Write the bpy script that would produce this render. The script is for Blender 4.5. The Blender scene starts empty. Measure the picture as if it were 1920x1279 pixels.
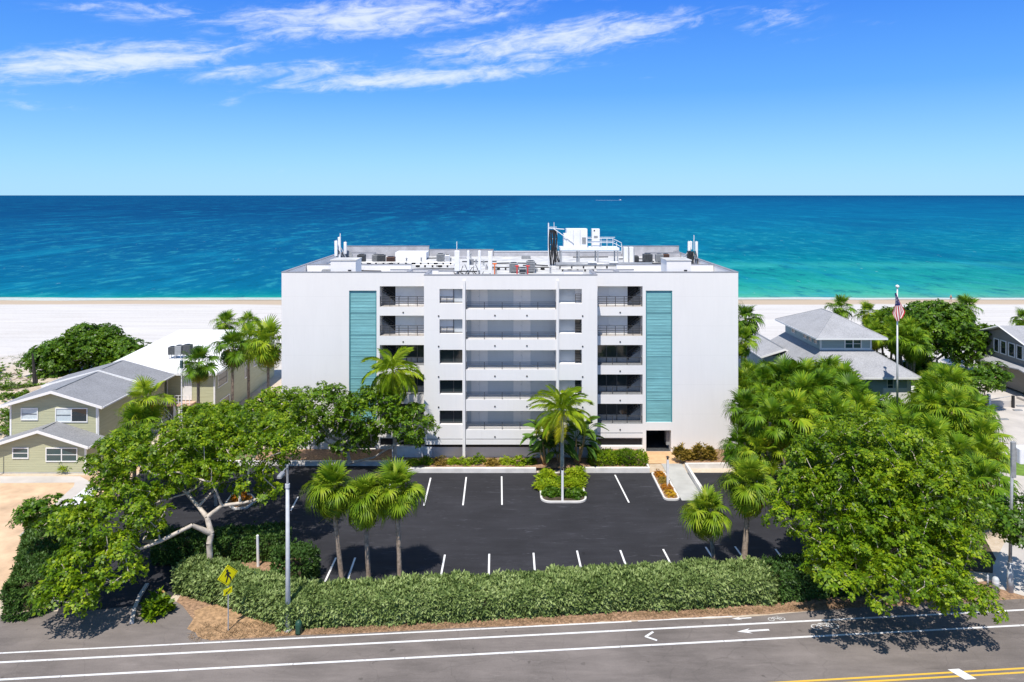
import bpy, math, random
import numpy as np
from mathutils import Vector, Matrix, Euler

# ------------------------------------------------------------------ camera, sky, sun, exposure
SC = bpy.context.scene
COL = SC.collection
R = math.radians
FPX, HCAM, CX, HY = 1330.0, 25.4, 960.0, 366.0

cam_d = bpy.data.cameras.new("camera")
cam = bpy.data.objects.new("camera", cam_d)
COL.objects.link(cam)
cam.location = (0, 0, HCAM)
cam.rotation_euler = (R(90), 0, 0)
cam_d.sensor_width = 36.0
cam_d.lens = FPX / 1920 * 36.0
cam_d.shift_y = -(639.5 - HY) / 1920
cam_d.clip_start = 0.5
cam_d.clip_end = 90000
SC.camera = cam

SUN_EL, SUN_AZ = 62.0, 15.0          # sun behind the camera, a little to its left
SC.view_settings.view_transform = 'Standard'
SC.view_settings.look = 'None'
SC.view_settings.gamma = 1.0
SC.view_settings.use_curve_mapping = False
SC.view_settings.exposure = 0.26
SC.cycles.max_bounces = 6
SC.cycles.diffuse_bounces = 3
SC.cycles.glossy_bounces = 3
SC.cycles.transmission_bounces = 3
SC.cycles.transparent_max_bounces = 4
SC.cycles.use_denoising = True

sun_d = bpy.data.lights.new("sun", 'SUN')
sun_d.energy = 4.6
sun_d.angle = R(0.53)
sun_d.color = (1.0, 0.935, 0.845)
sun = bpy.data.objects.new("sun", sun_d)
COL.objects.link(sun)
ce, se = math.cos(R(SUN_EL)), math.sin(R(SUN_EL))
SUND = Vector((math.sin(R(SUN_AZ)) * ce, math.cos(R(SUN_AZ)) * ce, -se))   # travel direction
sun.rotation_euler = SUND.to_track_quat('-Z', 'Y').to_euler()
sun.location = (-20, -40, 80)


class NT:
    """small helper round a node tree"""
    def __init__(self, tree):
        self.t = tree
        self.n = tree.nodes
        self.l = tree.links

    def node(self, kind, **kw):
        nd = self.n.new(kind)
        for k, v in kw.items():
            setattr(nd, k, v)
        return nd

    def put(self, sock, v):
        if hasattr(v, 'is_output') or isinstance(v, bpy.types.NodeSocket):
            self.l.new(v, sock)
        else:
            sock.default_value = v

    def m(self, op, a, b=None, c=None, clamp=False):
        nd = self.node('ShaderNodeMath', operation=op)
        nd.use_clamp = clamp
        self.put(nd.inputs[0], a)
        if b is not None:
            self.put(nd.inputs[1], b)
        if c is not None:
            self.put(nd.inputs[2], c)
        return nd.outputs[0]

    def mix(self, fac, a, b, blend='MIX'):
        nd = self.node('ShaderNodeMix', data_type='RGBA', blend_type=blend)
        self.put(nd.inputs[0], fac)
        for s, v in ((nd.inputs[6], a), (nd.inputs[7], b)):
            if isinstance(v, tuple) and len(v) == 3:
                v = (*v, 1)
            self.put(s, v)
        return nd.outputs[2]

    def noise(self, vec, scale, detail=4, rough=0.55, dist=0.0):
        nd = self.node('ShaderNodeTexNoise')
        if vec is not None:
            self.l.new(vec, nd.inputs['Vector'])
        nd.inputs['Scale'].default_value = scale
        nd.inputs['Detail'].default_value = detail
        nd.inputs['Roughness'].default_value = rough
        nd.inputs['Distortion'].default_value = dist
        return nd.outputs['Fac']

    def ramp(self, fac, stops, interp='LINEAR'):
        nd = self.node('ShaderNodeValToRGB')
        cr = nd.color_ramp
        cr.interpolation = interp
        while len(cr.elements) < len(stops):
            cr.elements.new(0.5)
        for e, (p, c) in zip(cr.elements, stops):
            e.position = p
            e.color = (*c, 1) if len(c) == 3 else c
        self.put(nd.inputs[0], fac)
        return nd.outputs[0]

    def smooth(self, x, lo, hi):
        nd = self.node('ShaderNodeMapRange', interpolation_type='SMOOTHSTEP')
        self.put(nd.inputs['Value'], x)
        nd.inputs['From Min'].default_value = lo
        nd.inputs['From Max'].default_value = hi
        return nd.outputs['Result']

    def scalevec(self, vec, s):
        nd = self.node('ShaderNodeMapping')
        self.l.new(vec, nd.inputs['Vector'])
        nd.inputs['Scale'].default_value = s
        return nd.outputs['Vector']


def build_world():
    w = bpy.data.worlds.new("World")
    SC.world = w
    w.use_nodes = True
    T = NT(w.node_tree)
    T.n.clear()
    sky = T.node('ShaderNodeTexSky', sky_type='NISHITA')
    sky.sun_disc = False
    sky.sun_elevation = R(SUN_EL)
    sky.sun_rotation = R(180 - SUN_AZ) * -1
    sky.altitude = 10
    sky.air_density = 1.0
    sky.dust_density = 0.35
    sky.ozone_density = 2.2
    tc = T.node('ShaderNodeTexCoord')
    sep = T.node('ShaderNodeSeparateXYZ')
    T.l.new(tc.outputs['Generated'], sep.inputs[0])
    x, y, z = sep.outputs
    az = T.m('ARCTAN2', x, y)
    el = T.m('ARCSINE', z)
    # clear blue air, paler towards the horizon all the way round
    air = T.ramp(T.m('MULTIPLY', T.m('ABSOLUTE', el), 2 / math.pi), [(0.0, (2.7, 5.7, 8.3)), (0.03, (2.0, 5.0, 8.3)), (0.09, (0.62, 3.05, 8.1)), (0.17, (0.15, 1.75, 7.5)), (0.30, (0.75, 2.1, 5.2)), (0.5, (0.95, 1.95, 4.0)), (1.0, (0.9, 1.7, 3.4))])
    clear = T.mix(0.82, sky.outputs[0], air)
    comb = T.node('ShaderNodeCombineXYZ')
    T.l.new(az, comb.inputs[0])
    T.l.new(el, comb.inputs[1])
    ae = comb.outputs[0]
    # wisps of cirrus: centre (px), half length, half thickness, rise over length, strength
    wisps = [(215, 114, 265, 30, -0.18, 1.2), (690, 34, 275, 34, -0.11, 1.15), (1050, 74, 245, 31, -0.12, 1.15),
             (800, 146, 265, 16, -0.09, 1.2), (545, 134, 185, 20, -0.09, 0.85), (60, 196, 90, 14, 0.05, 0.5),
             (1455, 34, 105, 28, -0.05, 0.5), (262, 20, 150, 17, -0.08, 0.75), (1000, -20, 300, 22, -0.04, 0.8),
             (450, 188, 60, 10, -0.25, 0.42), (515, 322, 40, 7, -0.1, 0.22), (1490, 78, 90, 8, -0.08, 0.3),
             (1205, 144, 30, 5, 0.0, 0.25), (1640, 45, 60, 9, 0.1, 0.25), (20, 174, 60, 9, 0.0, 0.5),
             (900, 15, 90, 22, 0.1, 0.7)]
    dens = None
    for px, py, hl, ht, tl, st in wisps:
        a0 = math.atan((px - CX) / FPX)
        k = math.cos(a0)
        e0 = math.atan((HY - py) / FPX * k)
        la, le = hl / FPX * k * k, ht / FPX * k
        ang = math.atan(-tl)
        c_, s_ = math.cos(ang), math.sin(ang)
        da = T.m('SUBTRACT', az, a0)
        de = T.m('SUBTRACT', el, e0)
        u = T.m('MULTIPLY_ADD', da, c_ / la, T.m('MULTIPLY', de, s_ / la))
        v = T.m('MULTIPLY_ADD', de, c_ / le, T.m('MULTIPLY', da, -s_ / le))
        d = T.m('MULTIPLY_ADD', u, u, T.m('MULTIPLY', v, v))
        g = T.m('MULTIPLY', T.m('EXPONENT', T.m('MULTIPLY', d, -0.95)), st)
        dens = g if dens is None else T.m('MAXIMUM', dens, g)
    # the same kind of sky outside the frame
    far = T.noise(T.scalevec(ae, (1.6, 5.0, 1)), 1.3, 3)
    farmask = T.m('MULTIPLY', T.smooth(far, 0.5, 0.72), T.smooth(T.m('ABSOLUTE', az), 0.66, 0.95))
    high = T.m('MULTIPLY', T.smooth(far, 0.52, 0.74), T.smooth(el, 0.30, 0.42))
    dens = T.m('MAXIMUM', dens, T.m('MULTIPLY', T.m('MAXIMUM', farmask, high), 0.8))
    rotn = T.node('ShaderNodeMapping')
    T.l.new(ae, rotn.inputs['Vector'])
    rotn.inputs['Rotation'].default_value = (0, 0, -0.14)
    ae = rotn.outputs['Vector']
    n1 = T.noise(T.scalevec(ae, (1.0, 4.2, 1)), 15, 9, 0.66, 0.8)
    n2 = T.noise(T.scalevec(ae, (1.0, 2.2, 1)), 46, 6, 0.6, 0.4)
    nn = T.m('MULTIPLY_ADD', n1, 0.72, T.m('MULTIPLY', n2, 0.28))
    cov = T.m('ADD', T.m('MULTIPLY', dens, 0.85), T.m('MULTIPLY_ADD', nn, 2.9, -1.66))
    cloud = T.m('MULTIPLY', T.smooth(cov, -0.12, 1.1), T.smooth(dens, 0.02, 0.5))
    cloud = T.m('MULTIPLY', cloud, 0.78)
    white = T.node('ShaderNodeRGB')
    white.outputs[0].default_value = (7.0, 7.5, 8.4, 1)
    colr = T.mix(cloud, clear, white.outputs[0])
    bg = T.node('ShaderNodeBackground')
    T.l.new(colr, bg.inputs[0])
    bg.inputs[1].default_value = 0.112
    out = T.node('ShaderNodeOutputWorld')
    T.l.new(bg.outputs[0], out.inputs[0])


build_world()


# ------------------------------------------------------------------ layout helpers (pixel of the photo -> place in the world)
def G(px, py, z=0.0):
    Y = FPX * (HCAM - z) / (py - HY)
    return ((px - CX) * Y / FPX, Y, z)


def FX(px, Y):
    return (px - CX) * Y / FPX


def FZ(py, Y):
    return HCAM - (py - HY) * Y / FPX


# ------------------------------------------------------------------ materials
MATS = {}


def principled(name):
    m = bpy.data.materials.new(name)
    m.use_nodes = True
    T = NT(m.node_tree)
    b = T.n['Principled BSDF']
    MATS[name] = m
    return m, T, b


def obj_vec(T):
    return T.node('ShaderNodeTexCoord').outputs['Object']


def pos_vec(T):
    return T.node('ShaderNodeNewGeometry').outputs['Position']


def add_bump(T, b, h, strength, dist):
    bp = T.node('ShaderNodeBump')
    bp.inputs['Strength'].default_value = strength
    bp.inputs['Distance'].default_value = dist
    T.l.new(h, bp.inputs['Height'])
    T.l.new(bp.outputs[0], b.inputs['Normal'])


def simple(name, col, rough=0.7, var=0.12, scale=2.0, bump=0.0, bscale=30.0, metal=0.0, spec=0.4, detail=5):
    m, T, b = principled(name)
    v = pos_vec(T)
    n = T.noise(v, scale, detail)
    d = tuple(c * (1 - var) for c in col)
    l = tuple(min(1, c * (1 + var)) for c in col)
    T.l.new(T.ramp(n, [(0.3, d), (0.7, l)]), b.inputs['Base Color'])
    b.inputs['Roughness'].default_value = rough
    b.inputs['Metallic'].default_value = metal
    b.inputs['Specular IOR Level'].default_value = spec
    if bump:
        add_bump(T, b, T.noise(v, bscale, 3), bump, 0.02)
    return m


def glass(name, col=(0.02, 0.03, 0.035), rough=0.05):
    m, T, b = principled(name)
    b.inputs['Base Color'].default_value = (*col, 1)
    b.inputs['Roughness'].default_value = rough
    b.inputs['Specular IOR Level'].default_value = 0.8
    n = T.noise(pos_vec(T), 0.7, 2)
    add_bump(T, b, n, 0.05, 0.3)
    return m


def siding(name, col, pitch=0.16):
    m, T, b = principled(name)
    v = pos_vec(T)
    sep = T.node('ShaderNodeSeparateXYZ')
    T.l.new(v, sep.inputs[0])
    saw = T.m('FRACT', T.m('MULTIPLY', sep.outputs[2], 1 / pitch))
    n = T.noise(T.scalevec(v, (0.5, 0.5, 6)), 1.2, 4)
    c = T.ramp(n, [(0.3, tuple(x * 0.9 for x in col)), (0.7, tuple(x * 1.08 for x in col))])
    T.l.new(c, b.inputs['Base Color'])
    b.inputs['Roughness'].default_value = 0.6
    add_bump(T, b, T.m('SUBTRACT', 1.0, saw), 0.8, 0.03)
    return m


def shingle(name, col):
    m, T, b = principled(name)
    v = pos_vec(T)
    n = T.noise(T.scalevec(v, (1, 1, 2)), 7, 3, 0.7)
    n2 = T.noise(v, 0.6, 4)
    f = T.m('MULTIPLY_ADD', n, 0.75, T.m('MULTIPLY', n2, 0.25))
    T.l.new(T.ramp(f, [(0.32, tuple(x * 0.68 for x in col)), (0.5, col), (0.68, tuple(x * 1.3 for x in col))]), b.inputs['Base Color'])
    b.inputs['Roughness'].default_value = 0.9
    add_bump(T, b, n, 0.5, 0.03)
    return m


def leafmat(name, dark, mid, light, rough=0.42, trans=0.28, spec=0.45, patch=0.5):
    """every leaf (mesh island) has its own shade of green"""
    m, T, b = principled(name)
    geo = T.node('ShaderNodeNewGeometry')
    n = T.noise(geo.outputs['Position'], patch, 3)
    f = T.m('ADD', T.m('MULTIPLY', geo.outputs['Random Per Island'], 0.55), T.m('MULTIPLY', T.smooth(n, 0.25, 0.75), 0.45))
    c = T.ramp(f, [(0.1, dark), (0.5, mid), (0.92, light)])
    T.l.new(c, b.inputs['Base Color'])
    b.inputs['Roughness'].default_value = rough
    b.inputs['Specular IOR Level'].default_value = spec
    tr = T.node('ShaderNodeBsdfTranslucent')
    T.l.new(T.mix(0.35, c, (0.30, 0.42, 0.02)), tr.inputs[0])
    mx = T.node('ShaderNodeMixShader')
    mx.inputs[0].default_value = trans
    T.l.new(b.outputs[0], mx.inputs[1])
    T.l.new(tr.outputs[0], mx.inputs[2])
    T.l.new(mx.outputs[0], T.n['Material Output'].inputs[0])
    return m


def frondmat(name, dark, mid, light, trans=0.3):
    m, T, b = principled(name)
    geo = T.node('ShaderNodeNewGeometry')
    oi = T.node('ShaderNodeObjectInfo')
    f = T.m('ADD', T.m('MULTIPLY', geo.outputs['Random Per Island'], 0.5), T.m('MULTIPLY', oi.outputs['Random'], 0.5))
    c = T.ramp(f, [(0.1, dark), (0.5, mid), (0.92, light)])
    T.l.new(c, b.inputs['Base Color'])
    b.inputs['Roughness'].default_value = 0.5
    b.inputs['Specular IOR Level'].default_value = 0.25
    tr = T.node('ShaderNodeBsdfTranslucent')
    T.l.new(T.mix(0.35, c, (0.32, 0.42, 0.02)), tr.inputs[0])
    mx = T.node('ShaderNodeMixShader')
    mx.inputs[0].default_value = trans
    T.l.new(b.outputs[0], mx.inputs[1])
    T.l.new(tr.outputs[0], mx.inputs[2])
    T.l.new(mx.outputs[0], T.n['Material Output'].inputs[0])
    return m


def asphalt(name, col, crack=0.0, speck=0.25, lanes=False):
    m, T, b = principled(name)
    v = pos_vec(T)
    big = T.noise(v, 0.16, 5, 0.6)
    streak = T.noise(T.scalevec(v, (0.35, 1.6, 1)), 0.9, 5, 0.65, 0.5)
    fine = T.noise(v, 28, 2, 0.8)
    f = T.m('MULTIPLY_ADD', big, 0.4, T.m('MULTIPLY_ADD', streak, 0.35, T.m('MULTIPLY', fine, speck)))
    c = T.ramp(f, [(0.36, tuple(c * 0.66 for c in col)), (0.5, col), (0.64, tuple(c * 1.5 for c in col))])
    if crack:
        # pale tyre scuffs and dry patches
        sc = T.noise(T.scalevec(v, (0.5, 2.6, 1)), 1.0, 7, 0.72, 1.2)
        c = T.mix(T.m('MULTIPLY', T.smooth(sc, 0.56, 0.72), crack), c, tuple(min(1, x * 3.2) for x in col))
    if lanes:
        # wheel paths worn dark along the lane, fine cracks
        dt = T.node('ShaderNodeVectorMath', operation='DOT_PRODUCT')
        T.l.new(v, dt.inputs[0])
        th = math.atan(0.0825)
        dt.inputs[1].default_value = (-math.sin(th), math.cos(th), 0)
        vv = T.m('SUBTRACT', dt.outputs['Value'], 40.84 * math.cos(th))
        for lane in (-2.3, -4.0):
            wp = T.smooth(T.m('ABSOLUTE', T.m('SUBTRACT', vv, lane)), 0.62, 0.1)
            c = T.mix(T.m('MULTIPLY', wp, 0.14), c, tuple(x * 0.55 for x in col))
        vo = T.node('ShaderNodeTexVoronoi', feature='DISTANCE_TO_EDGE')
        vo.inputs['Scale'].default_value = 0.22
        vw = T.node('ShaderNodeVectorMath', operation='ADD')
        T.l.new(v, vw.inputs[0])
        ns = T.node('ShaderNodeTexNoise')
        ns.inputs['Scale'].default_value = 0.8
        T.l.new(v, ns.inputs['Vector'])
        T.l.new(ns.outputs['Color'], vw.inputs[1])
        T.l.new(vw.outputs[0], vo.inputs['Vector'])
        c = T.mix(T.m('MULTIPLY', T.smooth(vo.outputs['Distance'], 0.007, 0.002), 0.2), c, tuple(x * 0.3 for x in col))
    if crack:
        # oil drips and darker patches
        sp = T.noise(v, 1.7, 2, 0.4)
        c = T.mix(T.m('MULTIPLY', T.smooth(sp, 0.70, 0.76), 0.5), c, tuple(x * 0.35 for x in col))
        pt = T.noise(v, 0.07, 2, 0.4)
        c = T.mix(T.m('MULTIPLY', T.smooth(pt, 0.5, 0.6), 0.22), c, tuple(min(1, x * 1.8) for x in col))
    T.l.new(c, b.inputs['Base Color'])
    b.inputs['Roughness'].default_value = 0.85
    b.inputs['Specular IOR Level'].default_value = 0.3
    add_bump(T, b, fine, 0.3, 0.01)
    return m


def paint(name, col, base, wear=0.5):
    m, T, b = principled(name)
    v = pos_vec(T)
    n = T.noise(v, 5.0, 6, 0.7)
    f = T.smooth(n, 0.68 - wear * 0.12, 0.74)
    T.l.new(T.mix(f, col, base), b.inputs['Base Color'])
    b.inputs['Roughness'].default_value = 0.6
    return m


def stucco(name, col):
    m, T, b = principled(name)
    v = pos_vec(T)
    n = T.noise(T.scalevec(v, (1, 1, 0.35)), 0.5, 5, 0.6)
    runs = T.noise(T.scalevec(v, (5, 5, 0.35)), 0.8, 4, 0.6)
    f = T.m('MULTIPLY_ADD', n, 0.6, T.m('MULTIPLY', runs, 0.4))
    c = T.ramp(f, [(0.32, tuple(c * 0.955 for c in col)), (0.62, col)])
    sep = T.node('ShaderNodeSeparateXYZ')
    T.l.new(v, sep.inputs[0])
    jz = T.m('ABSOLUTE', T.m('SUBTRACT', T.m('FRACT', T.m('MULTIPLY', T.m('ADD', sep.outputs[2], 0.55), 1 / 2.9)), 0.5))
    c = T.mix(T.m('MULTIPLY', T.smooth(jz, 0.012, 0.005), 0.16), c, tuple(x * 0.72 for x in col))
    grime = T.noise(T.scalevec(v, (2.4, 2.4, 0.12)), 1.0, 5, 0.7)
    c = T.mix(T.m('MULTIPLY', T.smooth(grime, 0.56, 0.74), 0.22), c, tuple(x * 0.80 for x in col))
    T.l.new(c, b.inputs['Base Color'])
    b.inputs['Roughness'].default_value = 0.85
    b.inputs['Specular IOR Level'].default_value = 0.25
    add_bump(T, b, T.noise(v, 18, 3), 0.12, 0.02)
    return m


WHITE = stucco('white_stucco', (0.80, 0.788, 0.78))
GREYBLUE = stucco('grey_blue_wall', (0.50, 0.54, 0.57))  # grey-blue stucco on gallery and lobby back walls
DOORM = simple('pale_door_paint', (0.66, 0.66, 0.66), 0.5, 0.03)
COPING = simple('grey_coping', (0.27, 0.27, 0.285), 0.5, 0.15, 1.0)
ROOFW = simple('white_roof_membrane', (0.54, 0.54, 0.53), 0.8, 0.28, 0.7, detail=7)
def streaky(name, col):
    m, T, b = principled(name)
    v = pos_vec(T)
    n = T.noise(T.scalevec(v, (0.7, 1, 7)), 1.0, 6, 0.7)
    n2 = T.noise(T.scalevec(v, (0.25, 1, 0.9)), 1.0, 3, 0.6)
    f = T.m('MULTIPLY_ADD', n, 0.6, T.m('MULTIPLY', n2, 0.4))
    T.l.new(T.ramp(f, [(0.3, tuple(c * 0.78 for c in col)), (0.5, col), (0.68, tuple(min(1, c * 1.3) for c in col))]), b.inputs['Base Color'])
    b.inputs['Roughness'].default_value = 0.5
    return m


TEAL = streaky('teal_metal', (0.175, 0.41, 0.43))
ROOFG = simple('grey_roof_wall', (0.40, 0.40, 0.42), 0.8, 0.2, 0.8)
TEALD = simple('teal_frame', (0.06, 0.24, 0.28), 0.5, 0.08)
RAIL = simple('dark_grey_rail', (0.07, 0.07, 0.072), 0.5, 0.1, metal=0.2)
DGLASS = glass('dark_glass')
WGLASS = glass('teal_window_glass', (0.03, 0.075, 0.085), 0.08)
BLIND = simple('pale_blind_glass', (0.55, 0.62, 0.64), 0.2, 0.1, 3)
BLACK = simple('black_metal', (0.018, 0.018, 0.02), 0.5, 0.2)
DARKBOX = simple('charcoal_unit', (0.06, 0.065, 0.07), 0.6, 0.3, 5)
GREYBOX = simple('grey_unit', (0.26, 0.27, 0.28), 0.6, 0.2, 5)
BROWNBOX = simple('brown_unit', (0.10, 0.05, 0.035), 0.7, 0.3, 4)
WMETAL = simple('white_metal', (0.78, 0.78, 0.79), 0.4, 0.05)
GALV = simple('galvanised_metal', (0.40, 0.41, 0.42), 0.42, 0.15, 4, metal=0.3)
ORANGEM = simple('orange_paint', (0.75, 0.16, 0.03), 0.5, 0.1)
REDM = simple('red_paint', (0.6, 0.03, 0.03), 0.5, 0.1)
POLE = simple('pale_grey_concrete', (0.50, 0.53, 0.56), 0.6, 0.1, 3)
CONC = simple('light_concrete', (0.52, 0.485, 0.45), 0.85, 0.16, 0.35, bump=0.2)
CONCG = simple('grey_concrete', (0.42, 0.42, 0.40), 0.85, 0.12, 0.8, bump=0.2)
KERB = simple('pale_kerb', (0.68, 0.66, 0.63), 0.85, 0.12, 1.2, bump=0.2)
TILEO = simple('tan_tile', (0.62, 0.40, 0.22), 0.7, 0.12, 1.5)
OLIVE = siding('olive_siding', (0.42, 0.42, 0.27))
PALEBLUE = siding('pale_blue_siding', (0.36, 0.44, 0.43))
TAUPE = siding('taupe_siding', (0.30, 0.27, 0.24))
TRIM = simple('white_trim', (0.78, 0.78, 0.77), 0.5, 0.04)
SHING = shingle('grey_shingles', (0.25, 0.255, 0.27))
SHINGL = shingle('pale_grey_shingles', (0.33, 0.335, 0.35))
MULCH = simple('orange_mulch', (0.31, 0.195, 0.12), 0.95, 0.55, 5.5, bump=0.6, detail=8)
PINE = simple('pine_straw', (0.38, 0.24, 0.13), 0.95, 0.45, 4, bump=0.6, detail=8)
SOIL = simple('dark_soil', (0.07, 0.055, 0.035), 0.95, 0.5, 2, bump=0.5)
DIRT = simple('orange_dirt', (0.60, 0.42, 0.27), 0.95, 0.3, 0.45, bump=0.3, detail=7)
GRASSM = simple('lawn_green', (0.13, 0.22, 0.03), 0.9, 0.4, 1.5, bump=0.5)
ROADM = asphalt('road_asphalt', (0.150, 0.131, 0.120), lanes=True, crack=0.14, speck=0.34)
LOTM = asphalt('sealed_asphalt', (0.026, 0.026, 0.031), crack=0.85, speck=0.24)
PW = paint('white_road_paint', (0.72, 0.72, 0.72), (0.22, 0.20, 0.19), 1.1)
PLW = paint('white_stall_paint', (0.78, 0.78, 0.78), (0.25, 0.25, 0.26), 0.3)
PWW = paint('worn_white_road_paint', (0.66, 0.66, 0.65), (0.20, 0.18, 0.17), 2.4)
PY = paint('yellow_road_paint', (0.72, 0.45, 0.06), (0.25, 0.2, 0.1), 0.6)
PYEL = simple('sign_yellow', (0.80, 0.74, 0.0), 0.4, 0.03)
BARKP = simple('pale_bark', (0.50, 0.44, 0.37), 0.9, 0.35, 3, bump=0.5, bscale=14)
BARKPALM = simple('palm_bark', (0.30, 0.235, 0.18), 0.95, 0.45, 5, bump=0.8, bscale=9)
BARKR = simple('smooth_grey_palm_bark', (0.42, 0.39, 0.35), 0.85, 0.25, 3, bump=0.3)
DEADW = simple('dead_wood', (0.30, 0.24, 0.19), 0.95, 0.4, 4)
DARKWOOD = simple('dark_post_wood', (0.035, 0.032, 0.03), 0.9, 0.3, 4)
STALK = simple('tan_stalk', (0.45, 0.27, 0.11), 0.8, 0.4, 5)
LEAF_A = leafmat('leaf_bright', (0.030, 0.080, 0.003), (0.135, 0.255, 0.006), (0.40, 0.50, 0.016), 0.45, 0.38, 0.3)
LEAF_B = leafmat('leaf_deep', (0.022, 0.065, 0.003), (0.070, 0.165, 0.007), (0.180, 0.305, 0.014), 0.45, 0.3, 0.35)
LEAF_H = leafmat('leaf_hedge', (0.070, 0.120, 0.030), (0.215, 0.300, 0.090), (0.430, 0.520, 0.215), 0.6, 0.2, 0.2, patch=0.8)
LEAF_D = leafmat('leaf_dark_hedge', (0.025, 0.065, 0.012), (0.055, 0.125, 0.022), (0.12, 0.21, 0.045), 0.5, 0.2, 0.3)
LEAF_Y = leafmat('leaf_yellow_green', (0.14, 0.24, 0.006), (0.30, 0.42, 0.012), (0.50, 0.55, 0.03), 0.5, 0.35, 0.2)
LEAF_O = leafmat('leaf_orange', (0.22, 0.08, 0.01), (0.50, 0.19, 0.015), (0.68, 0.34, 0.02), 0.5, 0.25, 0.2)
LEAF_C = leafmat('leaf_croton', (0.07, 0.08, 0.012), (0.24, 0.15, 0.025), (0.42, 0.30, 0.06), 0.5, 0.25, 0.2)
LEAF_M = leafmat('leaf_mid', (0.026, 0.075, 0.003), (0.095, 0.205, 0.007), (0.26, 0.38, 0.014), 0.45, 0.33, 0.32)
LEAF_T = leafmat('leaf_litter_tan', (0.14, 0.09, 0.05), (0.28, 0.18, 0.10), (0.42, 0.29, 0.17), 0.8, 0.1, 0.1)
LEAF_G = leafmat('leaf_dune', (0.10, 0.12, 0.05), (0.20, 0.22, 0.10), (0.32, 0.33, 0.18), 0.7, 0.2)
FROND = frondmat('fan_frond_green', (0.085, 0.175, 0.008), (0.195, 0.31, 0.014), (0.37, 0.44, 0.03))
FRONDG = frondmat('grove_frond_green', (0.040, 0.110, 0.005), (0.140, 0.270, 0.010), (0.36, 0.45, 0.02))
FRONDC = frondmat('feather_frond_green', (0.12, 0.23, 0.008), (0.23, 0.35, 0.012), (0.38, 0.45, 0.02))
FRONDY = frondmat('yellow_frond', (0.26, 0.29, 0.012), (0.40, 0.38, 0.02), (0.52, 0.42, 0.03))
FRONDD = frondmat('dead_frond', (0.20, 0.12, 0.04), (0.34, 0.21, 0.08), (0.42, 0.28, 0.12), 0.15)
PADDLE = frondmat('paddle_leaf', (0.035, 0.095, 0.015), (0.075, 0.17, 0.022), (0.15, 0.26, 0.035), 0.25)
SKIN = simple('skin', (0.45, 0.27, 0.18), 0.6, 0.05)
CLOTHB = simple('dark_swimwear', (0.05, 0.06, 0.12), 0.8, 0.1)
FLAGR = simple('flag_red', (0.42, 0.02, 0.03), 0.8, 0.05)
FLAGW = simple('flag_white', (0.75, 0.73, 0.72), 0.8, 0.03)
FLAGB = simple('flag_blue', (0.018, 0.025, 0.12), 0.8, 0.05)
PINK = simple('pale_pink_paint', (0.62, 0.42, 0.33), 0.8, 0.1)


# ------------------------------------------------------------------ mesh helpers
BASE = {}


def base_of(o):
    while o is not None:
        if o.name in BASE:
            return BASE[o.name]
        o = o.parent
    return Vector((0, 0, 0))


def tag(o, label=None, cat=None, group=None, kind=None):
    if label:
        o['label'] = label
    if cat:
        o['category'] = cat
    if group:
        o['group'] = group
    if kind:
        o['kind'] = kind
    return o


def thing(name, loc, label, cat, group=None):
    o = bpy.data.objects.new(name, None)
    o.empty_display_size = 0.5
    COL.objects.link(o)
    o.location = loc
    BASE[o.name] = Vector(loc)
    return tag(o, label, cat, group)


def np_mesh(name, V, F, mats=None):
    V = np.asarray(V, np.float32)
    F = np.asarray(F, np.int32)
    me = bpy.data.meshes.new(name)
    me.vertices.add(len(V))
    me.vertices.foreach_set('co', V.ravel())
    n, k = F.shape
    me.loops.add(n * k)
    me.loops.foreach_set('vertex_index', F.ravel())
    me.polygons.add(n)
    me.polygons.foreach_set('loop_start', np.arange(0, n * k, k, dtype=np.int32))
    me.update(calc_edges=True)
    if mats:
        for m in (mats if isinstance(mats, (list, tuple)) else [mats]):
            me.materials.append(m)
    return me


def put(name, me, parent=None, loc=(0, 0, 0), rot=(0, 0, 0), scale=None):
    o = bpy.data.objects.new(name, me)
    COL.objects.link(o)
    o.location = loc
    o.rotation_euler = rot
    if scale is not None:
        o.scale = (scale,) * 3 if not hasattr(scale, '__len__') else scale
    if parent is not None:
        o.parent = parent
    return o


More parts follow.
